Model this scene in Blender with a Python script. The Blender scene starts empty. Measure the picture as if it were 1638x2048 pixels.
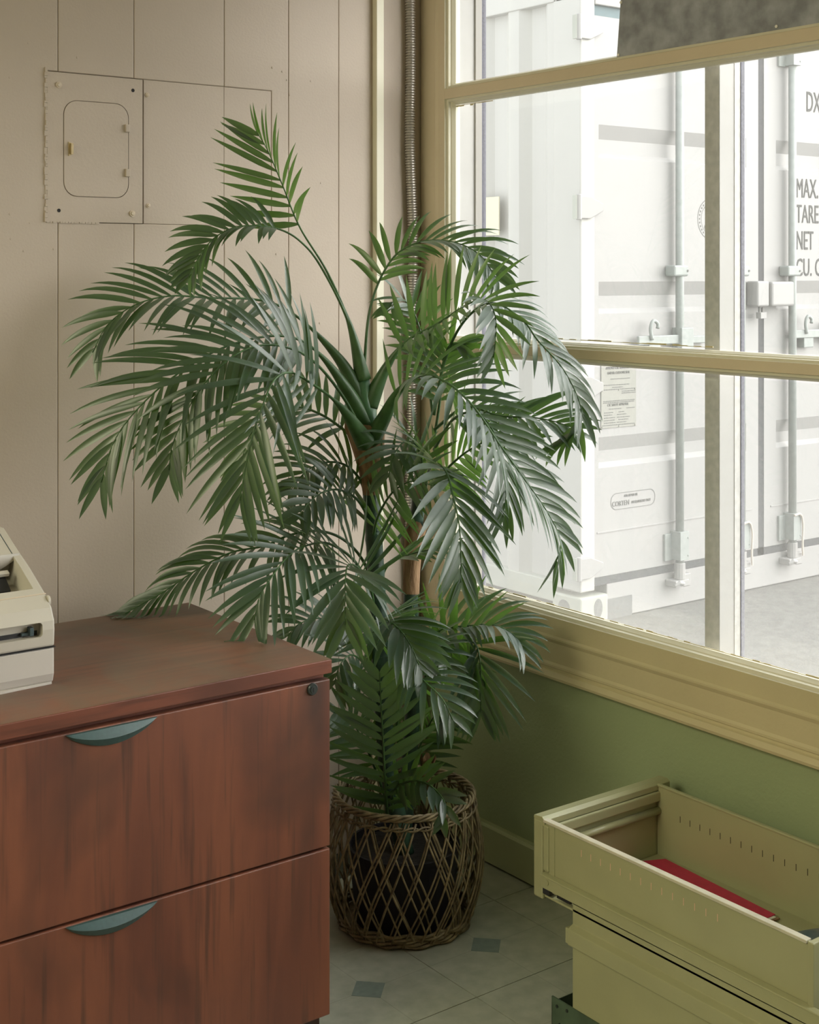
import bpy, bmesh, math, random
from mathutils import Vector as V3, Matrix
random.seed(7)
SC = bpy.context.scene
COL = SC.collection
PI = math.pi

# ------------------------------------------------------------------ camera
FPX, CX, CY = 2805.0, 819.0, 546.0            # focal length and principal point of a 1638x2048 frame
YAW = math.radians(36.94)
CAM = V3((-2.276, -2.980, 1.487))
D_ = V3((math.sin(YAW), math.cos(YAW), 0)); R_ = V3((math.cos(YAW), -math.sin(YAW), 0)); U_ = V3((0, 0, 1))
cd = bpy.data.cameras.new('camera'); co = bpy.data.objects.new('camera', cd); COL.objects.link(co)
cd.sensor_fit = 'HORIZONTAL'; cd.sensor_width = 36; cd.lens = FPX / 1638 * 36
cd.shift_y = -(1024 - CY) / 1638; cd.clip_start = .05; cd.clip_end = 200
co.location = CAM; co.rotation_euler = (PI / 2, 0, -YAW)
SC.camera = co
# ------------------------------------------------------------------ world, sun, unseen fill light, exposure
w = bpy.data.worlds.new('overcast'); SC.world = w; w.use_nodes = True
nt = w.node_tree; bg = nt.nodes['Background']
tc = nt.nodes.new('ShaderNodeTexCoord'); sx = nt.nodes.new('ShaderNodeSeparateXYZ'); cr = nt.nodes.new('ShaderNodeValToRGB')
cr.color_ramp.elements[0].position = 0; cr.color_ramp.elements[0].color = (.96, .955, .97, 1)
cr.color_ramp.elements[1].position = .8; cr.color_ramp.elements[1].color = (.84, .87, .93, 1)
nt.links.new(tc.outputs['Generated'], sx.inputs[0]); nt.links.new(sx.outputs['Z'], cr.inputs[0]); nt.links.new(cr.outputs[0], bg.inputs['Color'])
bg.inputs['Strength'].default_value = 2.75
def lamp(name, kind, loc, energy, color, rot=(0, 0, 0), **kw):
    l = bpy.data.lights.new(name, kind); o = bpy.data.objects.new(name, l); COL.objects.link(o)
    l.energy = energy; l.color = color; o.location = loc; o.rotation_euler = rot
    for k, v in kw.items(): setattr(l, k, v)
    return o
sd = -V3((.74, -.67, .42)).normalized()        # hazy low sun coming in through the shop window
so = lamp('hazy_sun', 'SUN', (3, -4, 4), 8.0, (1, .94, .925), angle=math.radians(72))
so.rotation_euler = sd.to_track_quat('-Z', 'Y').to_euler()
lamp('ceiling_fill', 'AREA', (-4.1, -1.15, 2.70), 104, (1, .97, .68), shape='RECTANGLE', size=1.8, size_y=2.2)  # added fill light below the ceiling, unseen, placed to lift the shaded faces
po = lamp('window_portal', 'AREA', (.25, -1.75, 1.55), 1, (1, 1, 1), rot=(0, PI / 2, 0), shape='RECTANGLE', size=1.9, size_y=3.3)
po.data.cycles.is_portal = True
SC.view_settings.view_transform = 'Standard'; SC.view_settings.look = 'None'
SC.view_settings.exposure = 0.0; SC.view_settings.gamma = 1; SC.view_settings.use_curve_mapping = False
SC.cycles.use_denoising = True; SC.cycles.max_bounces = 10; SC.cycles.transparent_max_bounces = 24
SC.cycles.diffuse_bounces = 6; SC.cycles.sample_clamp_indirect = 6

# ------------------------------------------------------------------ pixel -> world
def ray(x, y): return D_ + R_ * ((x - CX) / FPX) - U_ * ((y - CY) / FPX)
def at(x, y, Z): return CAM + ray(x, y) * Z
def onX(x, y, X=0.): v = ray(x, y); return CAM + v * ((X - CAM.x) / v.x)
def onY(x, y, Y=0.): v = ray(x, y); return CAM + v * ((Y - CAM.y) / v.y)
def onZ(x, y, Z=0.): v = ray(x, y); return CAM + v * ((Z - CAM.z) / v.z)
def proj(p):
    q = p - CAM; z = q.dot(D_); return CX + FPX * q.dot(R_) / z, CY - FPX * q.z / z, z

# ------------------------------------------------------------------ materials
def mat(name, col, rough=.6, spec=.4, metal=0, var=0., vscale=8, stretch=(1, 1, 1), bump=0., bscale=60, col2=None, detail=4):
    m = bpy.data.materials.new(name); m.use_nodes = True
    n = m.node_tree; b = n.nodes['Principled BSDF']
    b.inputs['Base Color'].default_value = (*col, 1); b.inputs['Roughness'].default_value = rough
    b.inputs['Specular IOR Level'].default_value = spec; b.inputs['Metallic'].default_value = metal
    if var or col2 or bump:
        t = n.nodes.new('ShaderNodeNewGeometry'); mp = n.nodes.new('ShaderNodeMapping')
        n.links.new(t.outputs['Position'], mp.inputs[0]); mp.inputs['Scale'].default_value = stretch
    if var or col2:
        ns = n.nodes.new('ShaderNodeTexNoise'); ns.inputs['Scale'].default_value = vscale; ns.inputs['Detail'].default_value = detail
        n.links.new(mp.outputs[0], ns.inputs[0])
        r = n.nodes.new('ShaderNodeValToRGB'); r.color_ramp.elements[0].position = .3; r.color_ramp.elements[1].position = .7
        c2 = col2 or tuple(c * (1 + var) for c in col); c1 = col if col2 else tuple(c * (1 - var) for c in col)
        r.color_ramp.elements[0].color = (*c1, 1); r.color_ramp.elements[1].color = (*c2, 1)
        n.links.new(ns.outputs[0], r.inputs[0]); n.links.new(r.outputs[0], b.inputs['Base Color'])
    if bump:
        nb = n.nodes.new('ShaderNodeTexNoise'); nb.inputs['Scale'].default_value = bscale; nb.inputs['Detail'].default_value = 3
        n.links.new(mp.outputs[0], nb.inputs[0])
        bu = n.nodes.new('ShaderNodeBump'); bu.inputs['Strength'].default_value = bump; bu.inputs['Distance'].default_value = .004
        n.links.new(nb.outputs[0], bu.inputs['Height']); n.links.new(bu.outputs[0], b.inputs['Normal'])
    return m
M = {}
M['wall_paint'] = mat('wall_paint', (.49, .415, .345), .55, .35, var=.035, vscale=3, bump=.10, bscale=170)
M['wall_green'] = mat('wall_green', (.33, .395, .225), .5, .35, var=.05, vscale=3, bump=.2, bscale=120)
M['trim_paint'] = mat('trim_paint', (.70, .60, .45), .42, .45, var=.04, vscale=5, bump=.12, bscale=90)
M['trim_light'] = mat('trim_light', (.72, .69, .56), .45, .4, var=.03, vscale=5)
M['sill_paint'] = mat('sill_paint', (.60, .53, .33), .42, .45, var=.04, vscale=5, bump=.12, bscale=90)
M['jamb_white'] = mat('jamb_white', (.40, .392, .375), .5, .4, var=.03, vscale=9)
M['baseboard'] = mat('baseboard', (.42, .46, .26), .5, .4, var=.05, vscale=6)
M['gasket'] = mat('gasket', (.10, .10, .13), .6, .3, var=.3, vscale=200)
M['mullion'] = mat('mullion', (.50, .49, .47), .5, .4, var=.12, vscale=60)
M['ceiling'] = mat('ceiling', (.75, .72, .62), .8)
M['black_hole'] = mat('black_hole', (.012, .01, .012), .7)
M['screw'] = mat('screw', (.55, .46, .36), .4, .5)
M['brass'] = mat('brass', (.42, .33, .18), .4, .5, metal=.4)
M['conduit'] = mat('conduit', (.50, .47, .44), .32, .7, metal=.55, var=.12, vscale=120)
M['board'] = mat('board', (.34, .36, .41), .6, .35, var=.28, vscale=26, bump=.1)
M['gap_shade'] = mat('gap_shade', (.10, .09, .055), .8)  # dark tone standing for the shadow in the panel cover's gap
M['slot_lit'] = mat('slot_lit', (.78, .50, .38), .6)  # pale tint stands for light showing through the drawer slots
M['jamb_stop'] = mat('jamb_stop', (.30, .285, .26), .5)
M['rim_lit'] = mat('rim_lit', (.56, .53, .42), .24, .7, var=.1, vscale=30)  # lighter copy of file_metal, window light on the near rim put into colour
M['white_dot'] = mat('white_dot', (.92, .9, .86), .4)
M['floor_tile'] = None
M['inset'] = mat('inset', (.20, .25, .22), .45, .45, var=.1, vscale=60)
M['joint'] = mat('joint', (.06, .065, .045), .8)
M['handle'] = mat('handle', (.033, .075, .075), .42, .5, var=.12, vscale=160)
M['lock'] = mat('lock', (.045, .055, .055), .3, .6, metal=.5)
M['kick'] = mat('kick', (.045, .02, .014), .5)
M['printer'] = mat('printer', (.47, .44, .385), .5, .4, var=.025, vscale=12)
M['printer_low'] = mat('printer_low', (.49, .46, .42), .5, .4, var=.02, vscale=12)
M['slot_dark'] = mat('slot_dark', (.02, .02, .022), .5)
M['guide'] = mat('guide', (.05, .075, .085), .4)
M['file_metal'] = mat('file_metal', (.36, .36, .205), .30, .6, var=.06, vscale=7)
M['file_green'] = mat('file_green', (.075, .115, .075), .5, .4, var=.2, vscale=20)
M['slit'] = mat('slit', (.03, .025, .015), .8)
M['red_folder'] = mat('red_folder', (.46, .035, .07), .6, .3, var=.08, vscale=90)
M['paper'] = mat('paper', (.7, .68, .58), .7)
M['ink'] = mat('ink', (.05, .02, .03), .6)
M['magazine'] = mat('magazine', (.08, .16, .23), .4, .5, col2=(.34, .33, .31), vscale=24)
M['wicker'] = mat('wicker', (.115, .088, .048), .5, .4, col2=(.32, .255, .135), vscale=45)
M['pot'] = mat('pot', (.012, .010, .014), .6)
M['soil'] = mat('soil', (.02, .016, .012), .95, bump=1, bscale=120)
M['trunk'] = mat('trunk', (.012, .03, .02), .4, .5, col2=(.03, .08, .045), vscale=40, bump=.3, bscale=90)
M['fibre'] = mat('fibre', (.17, .095, .05), .8, .2, col2=(.34, .215, .12), vscale=18, stretch=(5, 5, 1), bump=.5, bscale=50)
M['container'] = mat('container', (.315, .306, .300), .45, .4, var=.02, vscale=3)
M['container_side'] = mat('container_side', (.43, .42, .40), .5, .4, var=.03, vscale=2)
M['container_low'] = mat('container_low', (.36, .37, .33), .6, .3, var=.08, vscale=5)
M['galvanised'] = mat('galvanised', (.28, .30, .287), .45, .5, metal=.0, var=.08, vscale=40)
M['rubber'] = mat('rubber', (.06, .06, .064), .7, .3, var=.12, vscale=90)
M['teal'] = mat('teal', (.10, .15, .165), .6, var=.1, vscale=30)
M['pocket'] = mat('pocket', (.14, .14, .14), .8)
M['plate'] = mat('plate', (.27, .265, .235), .5, .4, var=.04, vscale=30)
M['lettering'] = mat('lettering', (.05, .049, .047), .6)
M['lettering_pale'] = mat('lettering_pale', (.13, .128, .122), .6)
M['asphalt'] = mat('asphalt', (.115, .111, .104), .9, .2, col2=(.165, .160, .148), vscale=22, bump=.6, bscale=60, detail=9)
M['sticker'] = mat('sticker', (.62, .58, .42), .5)
M['rope'] = mat('rope', (.55, .48, .42), .8)

def wood(name, c1, c2, c3, vert=True, dust=0., rough=.42):
    m = bpy.data.materials.new(name); m.use_nodes = True; n = m.node_tree; b = n.nodes['Principled BSDF']
    b.inputs['Roughness'].default_value = rough; b.inputs['Specular IOR Level'].default_value = .4
    g = n.nodes.new('ShaderNodeNewGeometry')
    def nz(scale, st, detail=5, dist=0.):
        mp = n.nodes.new('ShaderNodeMapping'); mp.inputs['Scale'].default_value = st; n.links.new(g.outputs['Position'], mp.inputs[0])
        t = n.nodes.new('ShaderNodeTexNoise'); t.inputs['Scale'].default_value = scale; t.inputs['Detail'].default_value = detail
        t.inputs['Distortion'].default_value = dist; n.links.new(mp.outputs[0], t.inputs[0]); return t.outputs[0]
    st = (1, 1, .16) if vert else (.14, 1, 1)
    a = nz(13, st, 5, .5); f = nz(70, (1, 1, .05) if vert else (.05, 1, 1), 3); d = nz(5.5, (1, 1, .5) if vert else (.5, 1, 1), 3, .4)
    r = n.nodes.new('ShaderNodeValToRGB'); e = r.color_ramp.elements
    e[0].position = .33; e[0].color = (*c1, 1); e[1].position = .68; e[1].color = (*c2, 1)
    n.links.new(a, r.inputs[0])
    def mix(fac, c_a, c_b, lo, hi, amt):
        mr = n.nodes.new('ShaderNodeMapRange'); mr.inputs[1].default_value = lo; mr.inputs[2].default_value = hi; mr.inputs[4].default_value = amt
        n.links.new(fac, mr.inputs[0])
        mx = n.nodes.new('ShaderNodeMix'); mx.data_type = 'RGBA'; n.links.new(mr.outputs[0], mx.inputs[0]); n.links.new(c_a, mx.inputs[6])
        mx.inputs[7].default_value = (*c_b, 1); return mx.outputs[2]
    c = mix(d, r.outputs[0], c3, .50, .72, .8)
    c = mix(f, c, c3, .54, .72, .6)
    if dust:
        c = mix(nz(5, (1.6, 1, 1), 7, 1.2), c, (.145, .12, .088), .30, .75, dust)
    n.links.new(c, b.inputs['Base Color'])
    return m
M['wood'] = wood('wood', (.125, .044, .028), (.20, .070, .038), (.046, .026, .021))
M['wood_dark'] = wood('wood_dark', (.12, .038, .022), (.19, .06, .035), (.05, .02, .014), vert=False)
M['wood_top'] = wood('wood_top', (.15, .066, .04), (.23, .105, .062), (.10, .055, .038), vert=False, dust=.8, rough=.5)

def tile_mat():
    m = bpy.data.materials.new('floor_tile'); m.use_nodes = True; n = m.node_tree; b = n.nodes['Principled BSDF']
    b.inputs['Roughness'].default_value = .42; b.inputs['Specular IOR Level'].default_value = .4
    g = n.nodes.new('ShaderNodeNewGeometry')
    t = n.nodes.new('ShaderNodeTexNoise'); t.inputs['Scale'].default_value = 28; t.inputs['Detail'].default_value = 8; n.links.new(g.outputs['Position'], t.inputs[0])
    r = n.nodes.new('ShaderNodeValToRGB'); r.color_ramp.elements[0].position = .3; r.color_ramp.elements[1].position = .7
    r.color_ramp.elements[0].color = (.33, .35, .275, 1); r.color_ramp.elements[1].color = (.43, .445, .36, 1)
    n.links.new(t.outputs[0], r.inputs[0])
    # faint printed lines joining the little insets
    o = n.nodes.new('ShaderNodeTexCoord'); s = n.nodes.new('ShaderNodeSeparateXYZ'); n.links.new(o.outputs['Object'], s.inputs[0])
    def near(sock):
        a = n.nodes.new('ShaderNodeMath'); a.operation = 'ABSOLUTE'; n.links.new(sock, a.inputs[0])
        c = n.nodes.new('ShaderNodeMath'); c.operation = 'LESS_THAN'; n.links.new(a.outputs[0], c.inputs[0]); c.inputs[1].default_value = .0011; return c.outputs[0]
    mx = n.nodes.new('ShaderNodeMath'); mx.operation = 'MAXIMUM'; n.links.new(near(s.outputs[0]), mx.inputs[0]); n.links.new(near(s.outputs[1]), mx.inputs[1])
    k = n.nodes.new('ShaderNodeMath'); k.operation = 'MULTIPLY'; n.links.new(mx.outputs[0], k.inputs[0]); k.inputs[1].default_value = .35
    q = n.nodes.new('ShaderNodeMix'); q.data_type = 'RGBA'; n.links.new(k.outputs[0], q.inputs[0]); n.links.new(r.outputs[0], q.inputs[6]); q.inputs[7].default_value = (.2, .2, .15, 1)
    n.links.new(q.outputs[2], b.inputs['Base Color'])
    return m
M['floor_tile'] = tile_mat()

def leaf_mat():
    m = bpy.data.materials.new('leaf'); m.use_nodes = True; n = m.node_tree; b = n.nodes['Principled BSDF']; out = n.nodes['Material Output']
    b.inputs['Roughness'].default_value = .40; b.inputs['Specular IOR Level'].default_value = 1.0
    b.inputs['Coat Weight'].default_value = .5; b.inputs['Coat Roughness'].default_value = .34; b.inputs['Sheen Weight'].default_value = .25; b.inputs['Sheen Roughness'].default_value = .4
    g = n.nodes.new('ShaderNodeNewGeometry'); t = n.nodes.new('ShaderNodeTexNoise'); t.inputs['Scale'].default_value = 9; t.inputs['Detail'].default_value = 2
    n.links.new(g.outputs['Position'], t.inputs[0])
    r = n.nodes.new('ShaderNodeValToRGB'); r.color_ramp.elements[0].position = .3; r.color_ramp.elements[1].position = .7
    r.color_ramp.elements[0].color = (.019, .047, .030, 1); r.color_ramp.elements[1].color = (.037, .083, .038, 1)
    n.links.new(t.outputs[0], r.inputs[0])
    ub = n.nodes.new('ShaderNodeMix'); ub.data_type = 'RGBA'; n.links.new(g.outputs['Backfacing'], ub.inputs[0]); n.links.new(r.outputs[0], ub.inputs[6]); ub.inputs[7].default_value = (.040, .105, .030, 1)
    n.links.new(ub.outputs[2], b.inputs['Base Color'])
    tr = n.nodes.new('ShaderNodeBsdfTranslucent'); tr.inputs[0].default_value = (.16, .34, .035, 1)
    ms = n.nodes.new('ShaderNodeMixShader'); ms.inputs[0].default_value = .26
    n.links.new(b.outputs[0], ms.inputs[1]); n.links.new(tr.outputs[0], ms.inputs[2]); n.links.new(ms.outputs[0], out.inputs[0])
    return m
M['leaf'] = leaf_mat()
M['petiole'] = mat('petiole', (.05, .115, .035), .42, .5, var=.25, vscale=30)
M['crownshaft'] = mat('crownshaft', (.035, .10, .045), .36, .55, col2=(.06, .16, .06), vscale=20)

def glass_mat(name, dust):
    m = bpy.data.materials.new(name); m.use_nodes = True; n = m.node_tree; n.nodes.clear()
    out = n.nodes.new('ShaderNodeOutputMaterial'); t = n.nodes.new('ShaderNodeBsdfTransparent'); t.inputs[0].default_value = (.97, .98, .97, 1)
    gl = n.nodes.new('ShaderNodeBsdfGlossy'); gl.inputs['Roughness'].default_value = .01
    fr = n.nodes.new('ShaderNodeFresnel'); fr.inputs[0].default_value = 1.45
    fm = n.nodes.new('ShaderNodeMath'); fm.operation = 'MULTIPLY'; n.links.new(fr.outputs[0], fm.inputs[0])
    gb = n.nodes.new('ShaderNodeNewGeometry'); ob = n.nodes.new('ShaderNodeMath'); ob.operation = 'SUBTRACT'; ob.inputs[0].default_value = 1; n.links.new(gb.outputs['Backfacing'], ob.inputs[1])
    n.links.new(ob.outputs[0], fm.inputs[1])   # a box pane: reflection and dirt on its entry face, clear on leaving
    a = n.nodes.new('ShaderNodeMixShader'); n.links.new(fm.outputs[0], a.inputs[0]); n.links.new(t.outputs[0], a.inputs[1]); n.links.new(gl.outputs[0], a.inputs[2])
    tl = n.nodes.new('ShaderNodeBsdfTranslucent'); tl.inputs[0].default_value = (.9, .89, .86, 1)
    df = n.nodes.new('ShaderNodeBsdfDiffuse'); df.inputs[0].default_value = (.8, .78, .74, 1)
    ds = n.nodes.new('ShaderNodeMixShader'); ds.inputs[0].default_value = .35; n.links.new(tl.outputs[0], ds.inputs[1]); n.links.new(df.outputs[0], ds.inputs[2])
    # settled dirt: fine specks, thicker low down on the pane
    g = n.nodes.new('ShaderNodeNewGeometry'); s = n.nodes.new('ShaderNodeSeparateXYZ'); n.links.new(g.outputs['Position'], s.inputs[0])
    mr = n.nodes.new('ShaderNodeMapRange'); mr.inputs[1].default_value = 1.25; mr.inputs[2].default_value = .65; mr.inputs[3].default_value = .35; mr.inputs[4].default_value = 1
    n.links.new(s.outputs[2], mr.inputs[0])
    nz = n.nodes.new('ShaderNodeTexNoise'); nz.inputs['Scale'].default_value = 420; nz.inputs['Detail'].default_value = 2; n.links.new(g.outputs['Position'], nz.inputs[0])
    n2 = n.nodes.new('ShaderNodeMapRange'); n2.inputs[1].default_value = .3; n2.inputs[2].default_value = .75; n2.inputs[3].default_value = .6; n2.inputs[4].default_value = 1.4; n.links.new(nz.outputs[0], n2.inputs[0])
    k = n.nodes.new('ShaderNodeMath'); k.operation = 'MULTIPLY'; n.links.new(mr.outputs[0], k.inputs[0]); n.links.new(n2.outputs[0], k.inputs[1])
    k2 = n.nodes.new('ShaderNodeMath'); k2.operation = 'MULTIPLY'; k2.use_clamp = True; n.links.new(k.outputs[0], k2.inputs[0]); k2.inputs[1].default_value = dust
    z = n.nodes.new('ShaderNodeMixShader'); n.links.new(k2.outputs[0], z.inputs[0]); n.links.new(a.outputs[0], z.inputs[1]); n.links.new(ds.outputs[0], z.inputs[2])
    kb = n.nodes.new('ShaderNodeMath'); kb.operation = 'MULTIPLY'; n.links.new(k2.outputs[0], kb.inputs[0]); n.links.new(ob.outputs[0], kb.inputs[1]); n.links.new(kb.outputs[0], z.inputs[0])
    n.links.new(z.outputs[0], out.inputs[0])
    return m
M['glass_in'] = glass_mat('glass_in', .06)
M['glass_out'] = glass_mat('glass_out', .20)

# ------------------------------------------------------------------ mesh building
WL = {}                                        # world location of each object's origin
class MB:
    def __init__(s): s.v = []; s.f = []
    def add(s, vs, fs):
        k = len(s.v); s.v += [tuple(v) for v in vs]; s.f += [tuple(i + k for i in f) for f in fs]; return s
    def box(s, x0, x1, y0, y1, z0, z1):
        x0, x1 = sorted((x0, x1)); y0, y1 = sorted((y0, y1)); z0, z1 = sorted((z0, z1))
        return s.add([(x, y, z) for x in (x0, x1) for y in (y0, y1) for z in (z0, z1)],
                     [(0, 1, 3, 2), (4, 6, 7, 5), (0, 4, 5, 1), (2, 3, 7, 6), (0, 2, 6, 4), (1, 5, 7, 3)])
    def prism(s, poly, a0, a1, axis):          # polygon in the two other axes, extruded along axis
        def p(u, v, a): return {'x': (a, u, v), 'y': (u, a, v), 'z': (u, v, a)}[axis]
        n = len(poly)
        vs = [p(u, v, a0) for u, v in poly] + [p(u, v, a1) for u, v in poly]
        return s.add(vs, [tuple(range(n)), tuple(range(2 * n - 1, n - 1, -1))] + [(i, i + n, (i + 1) % n + n, (i + 1) % n) for i in range(n)])
    def tube(s, pts, rad, k=8, cap=True, flat=1.):
        pts = [V3(p) for p in pts]; n = len(pts)
        if not hasattr(rad, '__len__'): rad = [rad] * n
        t = (pts[1] - pts[0]).normalized(); a = t.orthogonal().normalized(); rings = []
        for i in range(n):
            t = (pts[min(i + 1, n - 1)] - pts[max(i - 1, 0)]).normalized()
            a = (a - t * a.dot(t)).normalized(); b = t.cross(a)
            rings.append([pts[i] + (a * math.cos(2 * PI * j / k) + b * (flat * math.sin(2 * PI * j / k))) * rad[i] for j in range(k)])
        fs = [(i * k + j, i * k + (j + 1) % k, (i + 1) * k + (j + 1) % k, (i + 1) * k + j) for i in range(n - 1) for j in range(k)]
        if cap: fs += [tuple(range(k - 1, -1, -1)), tuple(range((n - 1) * k, n * k))]
        return s.add([v for r in rings for v in r], fs)
    def cyl(s, c, r, h, axis='z', k=20):
        c = V3(c); ax = {'x': V3((1, 0, 0)), 'y': V3((0, 1, 0)), 'z': V3((0, 0, 1))}[axis]
        return s.tube([c, c + ax * h], r, k)
    def lathe(s, c, prof, k=32):               # prof: (r, z) list
        c = V3(c); n = len(prof)
        vs = [(c.x + r * math.cos(2 * PI * j / k), c.y + r * math.sin(2 * PI * j / k), c.z + z) for r, z in prof for j in range(k)]
        return s.add(vs, [(i * k + j, i * k + (j + 1) % k, (i + 1) * k + (j + 1) % k, (i + 1) * k + j) for i in range(n - 1) for j in range(k)])
    def build(s, name, m, parent=None, bevel=0., smooth=False, fix=True, seg=2):
        me = bpy.data.meshes.new(name); off = WL[parent.name] if parent else V3((0, 0, 0))
        me.from_pydata([V3(v) - off for v in s.v], [], s.f)
        if fix:
            bm = bmesh.new(); bm.from_mesh(me); bmesh.ops.recalc_face_normals(bm, faces=bm.faces); bm.to_mesh(me); bm.free()
        me.materials.append(M[m] if isinstance(m, str) else m)
        if smooth:
            for p in me.polygons: p.use_smooth = True
        o = bpy.data.objects.new(name, me); COL.objects.link(o); WL[o.name] = off.copy()
        if parent: o.parent = parent
        if bevel:
            b = o.modifiers.new('bevel', 'BEVEL'); b.width = bevel; b.segments = seg; b.limit_method = 'ANGLE'; b.angle_limit = math.radians(40)
        return o
def box(name, m, x0, x1, y0, y1, z0, z1, parent=None, bevel=0.): return MB().box(x0, x1, y0, y1, z0, z1).build(name, m, parent, bevel)
def empty(name, loc):
    o = bpy.data.objects.new(name, None); COL.objects.link(o); o.location = loc; WL[o.name] = V3(loc); o.empty_display_size = .05; return o
def thing(name, label, cat, loc, group=None): return tag(empty(name, loc), label, cat, group)
def tag(o, label, cat, group=None):
    o['label'] = label; o['category'] = cat
    if group: o['group'] = group
    return o
def struct(o): o['kind'] = 'structure'; return o
def lab(o, l): o['label'] = l; return o
def cut(o, mb):                                # real recess, applied at once
    c = mb.build('cutter', 'black_hole', None); md = o.modifiers.new('cut', 'BOOLEAN'); md.object = c; md.solver = 'EXACT'; md.operation = 'DIFFERENCE'
    bpy.context.view_layer.update()
    me = bpy.data.meshes.new_from_object(o.evaluated_get(bpy.context.evaluated_depsgraph_get()))
    o.modifiers.clear(); o.data = me; bpy.data.objects.remove(c)
    return o
def text(body, size, loc, m, parent, sx=1., name='lettering'):   # upright lettering facing -y
    cu = bpy.data.curves.new('t', 'FONT'); cu.body = body; cu.size = size; cu.extrude = .0008; cu.resolution_u = 3
    o = bpy.data.objects.new('t', cu); COL.objects.link(o); bpy.context.view_layer.update()
    me = bpy.data.meshes.new_from_object(o.evaluated_get(bpy.context.evaluated_depsgraph_get())); bpy.data.objects.remove(o)
    loc = V3(loc); me.transform(Matrix.Translation(loc - (WL[parent.name] if parent else V3())) @ Matrix.Rotation(PI / 2, 4, 'X') @ Matrix.Diagonal((sx, 1, 1, 1)))
    me.materials.clear(); me.materials.append(M[m]); me.name = name
    q = bpy.data.objects.new(name, me); COL.objects.link(q); q.parent = parent; WL[q.name] = WL[parent.name].copy(); return q
def catmull(P, n):
    P = [V3(p) for p in P]; Q = [P[0] * 2 - P[1]] + P + [P[-1] * 2 - P[-2]]; out = []
    m = len(P) - 1
    for i in range(n + 1):
        u = i / n * m; k = min(int(u), m - 1); t = u - k; a, b, c, d = Q[k:k + 4]
        out.append(.5 * ((2 * b) + (c - a) * t + (2 * a - 5 * b + 4 * c - d) * t * t + (3 * b - a - 3 * c + d) * t ** 3))
    L = [0]
    for i in range(n): L.append(L[-1] + (out[i + 1] - out[i]).length)
    res = []; j = 0
    for i in range(n + 1):                     # even spacing along the curve
        s = L[-1] * i / n
        while j < n - 1 and L[j + 1] < s: j += 1
        f = (s - L[j]) / max(1e-9, L[j + 1] - L[j]); res.append(out[j].lerp(out[j + 1], f))
    return res, L[-1]

# ================================================================== ROOM
XW = -5.0; YW = -5.6; ZC = 2.75; YE = -3.7     # far wall, back wall, ceiling, end of the window
# floor: 0.3185 m vinyl tiles with a small turned inset
fl = struct(MB().box(XW, .02, YW, .02, -.15, -.003).build('floor', 'joint'))
TS = .3185
i0 = 0
inset_me = None
tiles = []
for i in range(-6, 2):
    for j in range(-8, 2):
        x0 = -.117 + (i) * TS; y0 = -.443 + (j - 1) * TS + 0; x1 = min(x0 + TS, .015); y1 = min(y0 + TS, .015)
        cx, cy = x0 + TS / 2, y0 + TS / 2
        if x0 > 0 or y0 > 0 or x1 - x0 < .01 or y1 - y0 < .01: continue
        if x0 < -.83 and y0 < -1.3: continue
        e = .0009; dz = random.uniform(-.0003, .0003)
        b = MB().box(x0 + e - cx, x1 - e - cx, y0 + e - cy, y1 - e - cy, -.004, dz)
        t = b.build('floor_tile', 'floor_tile', fl); t.location = (cx, cy, 0); WL[t.name] = V3((0, 0, 0))
        if x1 - cx > .05 and y1 - cy > .05:
            h = .043
            q = MB().prism([(h, 0), (0, h), (-h, 0), (0, -h)], -.002, .0007, 'z').build('tile_inset', 'inset', t)
MB().box(XW, -.83 - TS * .0, YW, -1.3 - TS, -.003, -.0005).build('floor_field', 'floor_tile', fl)
# left wall of tongue-and-groove planks
wl = struct(MB().box(XW, .02, .0042, .14, 0, ZC).build('wall_left', 'wall_paint'))
GX = [-3.1, -2.86, -2.62, -2.40, -2.14, -1.92, -1.68, -1.46, -1.235, -1.019, -.834, -.596, -.413, -.262, -.137, .02]
PX0, PX1, AX1, PZ0, PZ1 = -1.0465, -.8095, -.4625, 1.601, 1.938
G = .0004
def plank(poly): MB().prism(poly, 0, .0042, 'y').build('plank', 'wall_paint', wl, bevel=.0028)
for a, b in zip(GX[:-1], GX[1:]):
    a += G; b -= G
    if b < PX0 or a > AX1: plank([(a, 0), (b, 0), (b, ZC), (a, ZC)])
    elif a < PX0: plank([(a, 0), (b, 0), (b, PZ0), (PX0, PZ0), (PX0, PZ1), (b, PZ1), (b, ZC), (a, ZC)])
    elif b > AX1: plank([(a, 0), (b, 0), (b, ZC), (a, ZC), (a, PZ1), (AX1, PZ1), (AX1, PZ0), (a, PZ0)])
    else:
        plank([(a, 0), (b, 0), (b, PZ0), (a, PZ0)]); plank([(a, PZ1), (b, PZ1), (b, ZC), (a, ZC)])
MB().box(XW, GX[0] - G, 0, .0042, 0, ZC).build('plank', 'wall_paint', wl)
sb_ = MB()                                     # painted-over nail heads and chips, flush dots on the planks
for x, y in ((155, 115), (622, 162), (57, 86), (20, 155), (545, 135), (565, 143), (553, 508), (574, 160), (580, 190), (642, 366), (108, 498), (22, 478), (48, 502), (20, 428), (60, 446), (640, 646)):
    p = onY(x, y); sb_.cyl((p.x, -.0012, p.z), .0026, .003, 'y', 8)
o = sb_.build('nail_heads', 'wall_paint', wl); o['kind'] = 'stuff'
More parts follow.
